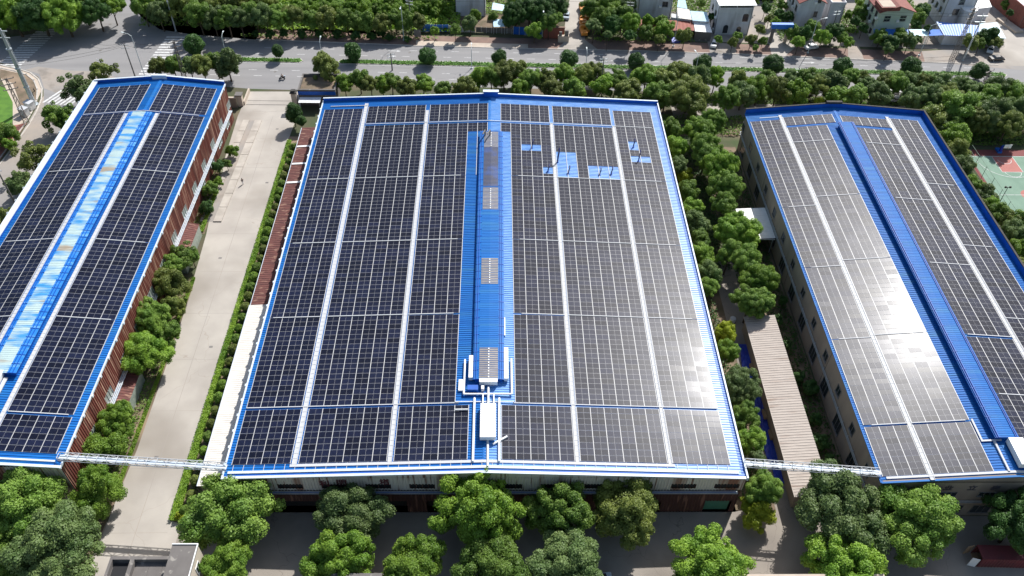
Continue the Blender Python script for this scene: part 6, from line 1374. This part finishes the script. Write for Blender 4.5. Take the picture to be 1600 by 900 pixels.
# --- north side of the main road, left of the houses
belt([(20, 22, 34), (62, 20, 36), (100, 22, 30), (128, 6, 26), (150, 16, 22), (172, 6, 18), (-10, 0, 40), (40, -6, 36), (88, -8, 34)], 'roadside_tree', 'large tree at the top left beyond the junction, %s from the left', 'trees beyond the junction', 6.5, ['big'], ['leaf_fresh', 'leaf_fresh', 'leaf_dark', 'leaf_dark'])
belt([(222, 8, 18), (248, 20, 17), (262, 2, 22), (285, 8, 22), (310, 22, 20), (333, 27, 18), (355, 26, 19), (375, 28, 18), (398, 20, 18), (415, 28, 18), (436, 26, 18), (455, 24, 17), (330, 2, 22), (370, 0, 22), (300, -8, 22), (232, -10, 20), (410, 2, 20)],
     'roadside_tree', 'tree of the dense wood beyond the zebra crossing, %s from the left', 'trees of the wood north of the road', 5.8, ['mid', 'big'], ['leaf_mid', 'leaf_olive', 'leaf_blue'])
belt([(485, 30, 15), (512, 30, 17), (542, 33, 18), (572, 35, 15), (596, 37, 14), (618, 30, 15), (633, 34, 15), (652, 32, 12)],
     'street_tree', 'slender pavement tree left of the blue fence, %s from the left', 'pavement trees left of the blue fence', 4.2, ['mid', 'small'], ['leaf_mid', 'leaf_olive', 'leaf_mid'])
belt([(400, 53, 6), (422, 54, 8), (443, 53, 7), (470, 53, 8), (498, 53, 8), (527, 54, 8), (555, 56, 8), (580, 57, 8), (596, 50, 9), (608, 59, 8), (636, 61, 6)],
     'pavement_shrub', 'dark kerb shrub under the pavement trees, %s from the left', 'dark shrubs at the road kerb', 1.2, ['small'], ['leaf_dark'], 'shrub')
belt([(679, 48, 8), (711, 47, 9), (735, 38, 13), (795, 32, 11), (836, 48, 14), (742, 24, 10), (770, 26, 9)], 'street_tree', 'young tree by the fences near the brick wall, %s from the left', 'young trees before the fences', 3.2, ['small', 'mid'], ['leaf_fresh', 'leaf_mid', 'leaf_blue'])
belt([(805, 22, 20), (828, 14, 22), (850, 22, 22), (868, 8, 20), (858, 34, 14), (815, 4, 22), (843, -6, 20), (872, 28, 9)], 'roadside_tree', 'dark tree left of the concrete path, %s from the left', 'dark trees left of the concrete path', 5.5, ['big', 'mid'], ['leaf_dark', 'leaf_mid'])
belt([(922, 14, 14), (935, 6, 16), (928, 40, 11), (942, 28, 16), (955, 12, 18), (958, 38, 14), (972, 26, 18), (985, 38, 16), (950, 54, 7), (985, 56, 10), (975, 4, 18), (940, -8, 18)], 'roadside_tree', 'tree between concrete path and one windowed house, %s from the left', 'trees right of the concrete path', 4.8, ['mid', 'big'], ['leaf_mid', 'leaf_blue', 'leaf_fresh', 'leaf_dark'])
belt([(1012, 34, 11), (1009, 52, 11), (1038, 48, 16), (1034, 36, 12), (1070, 57, 12), (1030, 62, 10)], 'street_tree', 'tree in front of the red sheet roof, %s from the left', 'trees in front of the red sheet roof', 3.8, ['mid', 'small'], ['leaf_mid', 'leaf_fresh', 'leaf_olive'])
belt([(1122, 62, 8), (1145, 66, 9), (1152, 56, 8), (1174, 62, 10), (1192, 64, 8), (1187, 46, 9), (1181, 75, 6), (1202, 30, 9)], 'street_tree', 'small tree before the arched window house, %s from the left', 'small trees before the arched window house', 2.8, ['small'], ['leaf_mid', 'leaf_olive'])
belt([(1218, 22, 9), (1238, 50, 12), (1256, 54, 13), (1270, 42, 11), (1284, 60, 12), (1302, 52, 14), (1316, 58, 10), (1325, 66, 9), (1248, 66, 10), (1345, 22, 12), (1352, 10, 12), (1338, 34, 9)], 'street_tree', 'tree in the gabled house garden, %s from the left', 'trees before the gabled house', 3.2, ['mid', 'small'], ['leaf_dark', 'leaf_mid', 'leaf_fresh'])
belt([(1376, 58, 12), (1392, 66, 12), (1408, 58, 13), (1420, 66, 12), (1388, 76, 9), (1434, 62, 8), (1434, 30, 13), (1440, 18, 12), (1430, 40, 10)], 'street_tree', 'tree around the pale green house, %s from the left', 'trees around the pale green house', 3.2, ['mid', 'small'], ['leaf_mid', 'leaf_blue', 'leaf_dark'])
belt([(1515, 66, 12), (1545, 58, 14), (1556, 66, 10), (1532, 68, 9), (1573, 8, 9), (1578, 20, 6)], 'street_tree', 'tree before the blue lean-to at the right, %s from the left', 'trees before the blue lean-to', 3.0, ['small', 'mid'], ['leaf_olive', 'leaf_mid', 'leaf_dark'])
belt([(1160, 14, 9), (1196, 12, 9), (1212, 36, 9), (1222, 8, 10), (1232, 26, 9), (1096, 6, 9), (1112, 26, 6), (1330, 46, 8), (1348, 44, 9), (1326, 24, 8), (1350, 0, 12), (1446, 12, 9), (1450, 44, 6), (1180, 2, 9)],
     'garden_tree', 'garden tree between the houses beyond the road, %s from the left', 'garden trees between the houses', 3.4, ['small', 'mid'], ['leaf_mid', 'leaf_dark', 'leaf_fresh'])
foliage_bed('garden_weeds', None, [(102, 170, 118, 186), (126, 154, 131, 185), (146, 158, 151, 190), (168, 168, 175, 190), (92, 170, 104, 190)], 9000, .3, 'leaf_mid', .8, seed=21, core=False)
# wild scrub field behind the pavement trees
rs = random.Random(3)
belt([(470+ (k % 13)*19+rs.uniform(-7, 7), -4+(k//13)*11+rs.uniform(-4, 4), rs.uniform(8, 13)) for k in range(39)], 'scrub_bush', 'bright scrub bush in the wild field, %s from the left', 'bushes of the wild field', 1.8, ['small', 'mid'], ['leaf_scrub', 'leaf_scrub', 'leaf_fresh', 'leaf_mid'], 'bush')
foliage_bed('wild_scrub', None, [(-30, 156, 30, 176), (-30, 176, 40, 215)], 30000, .42, 'leaf_scrub', 1.3, seed=18, core=False)
foliage_bed('roadside_weeds', None, [(-34, 152, 24, 154), (20, 168, 62, 200), (70, 152, 100, 154), (70, 155, 95, 200), (-120, 168, -82, 215), (-66, 158, -30, 215)], 26000, .34, 'leaf_mid', .7, seed=19, core=False)
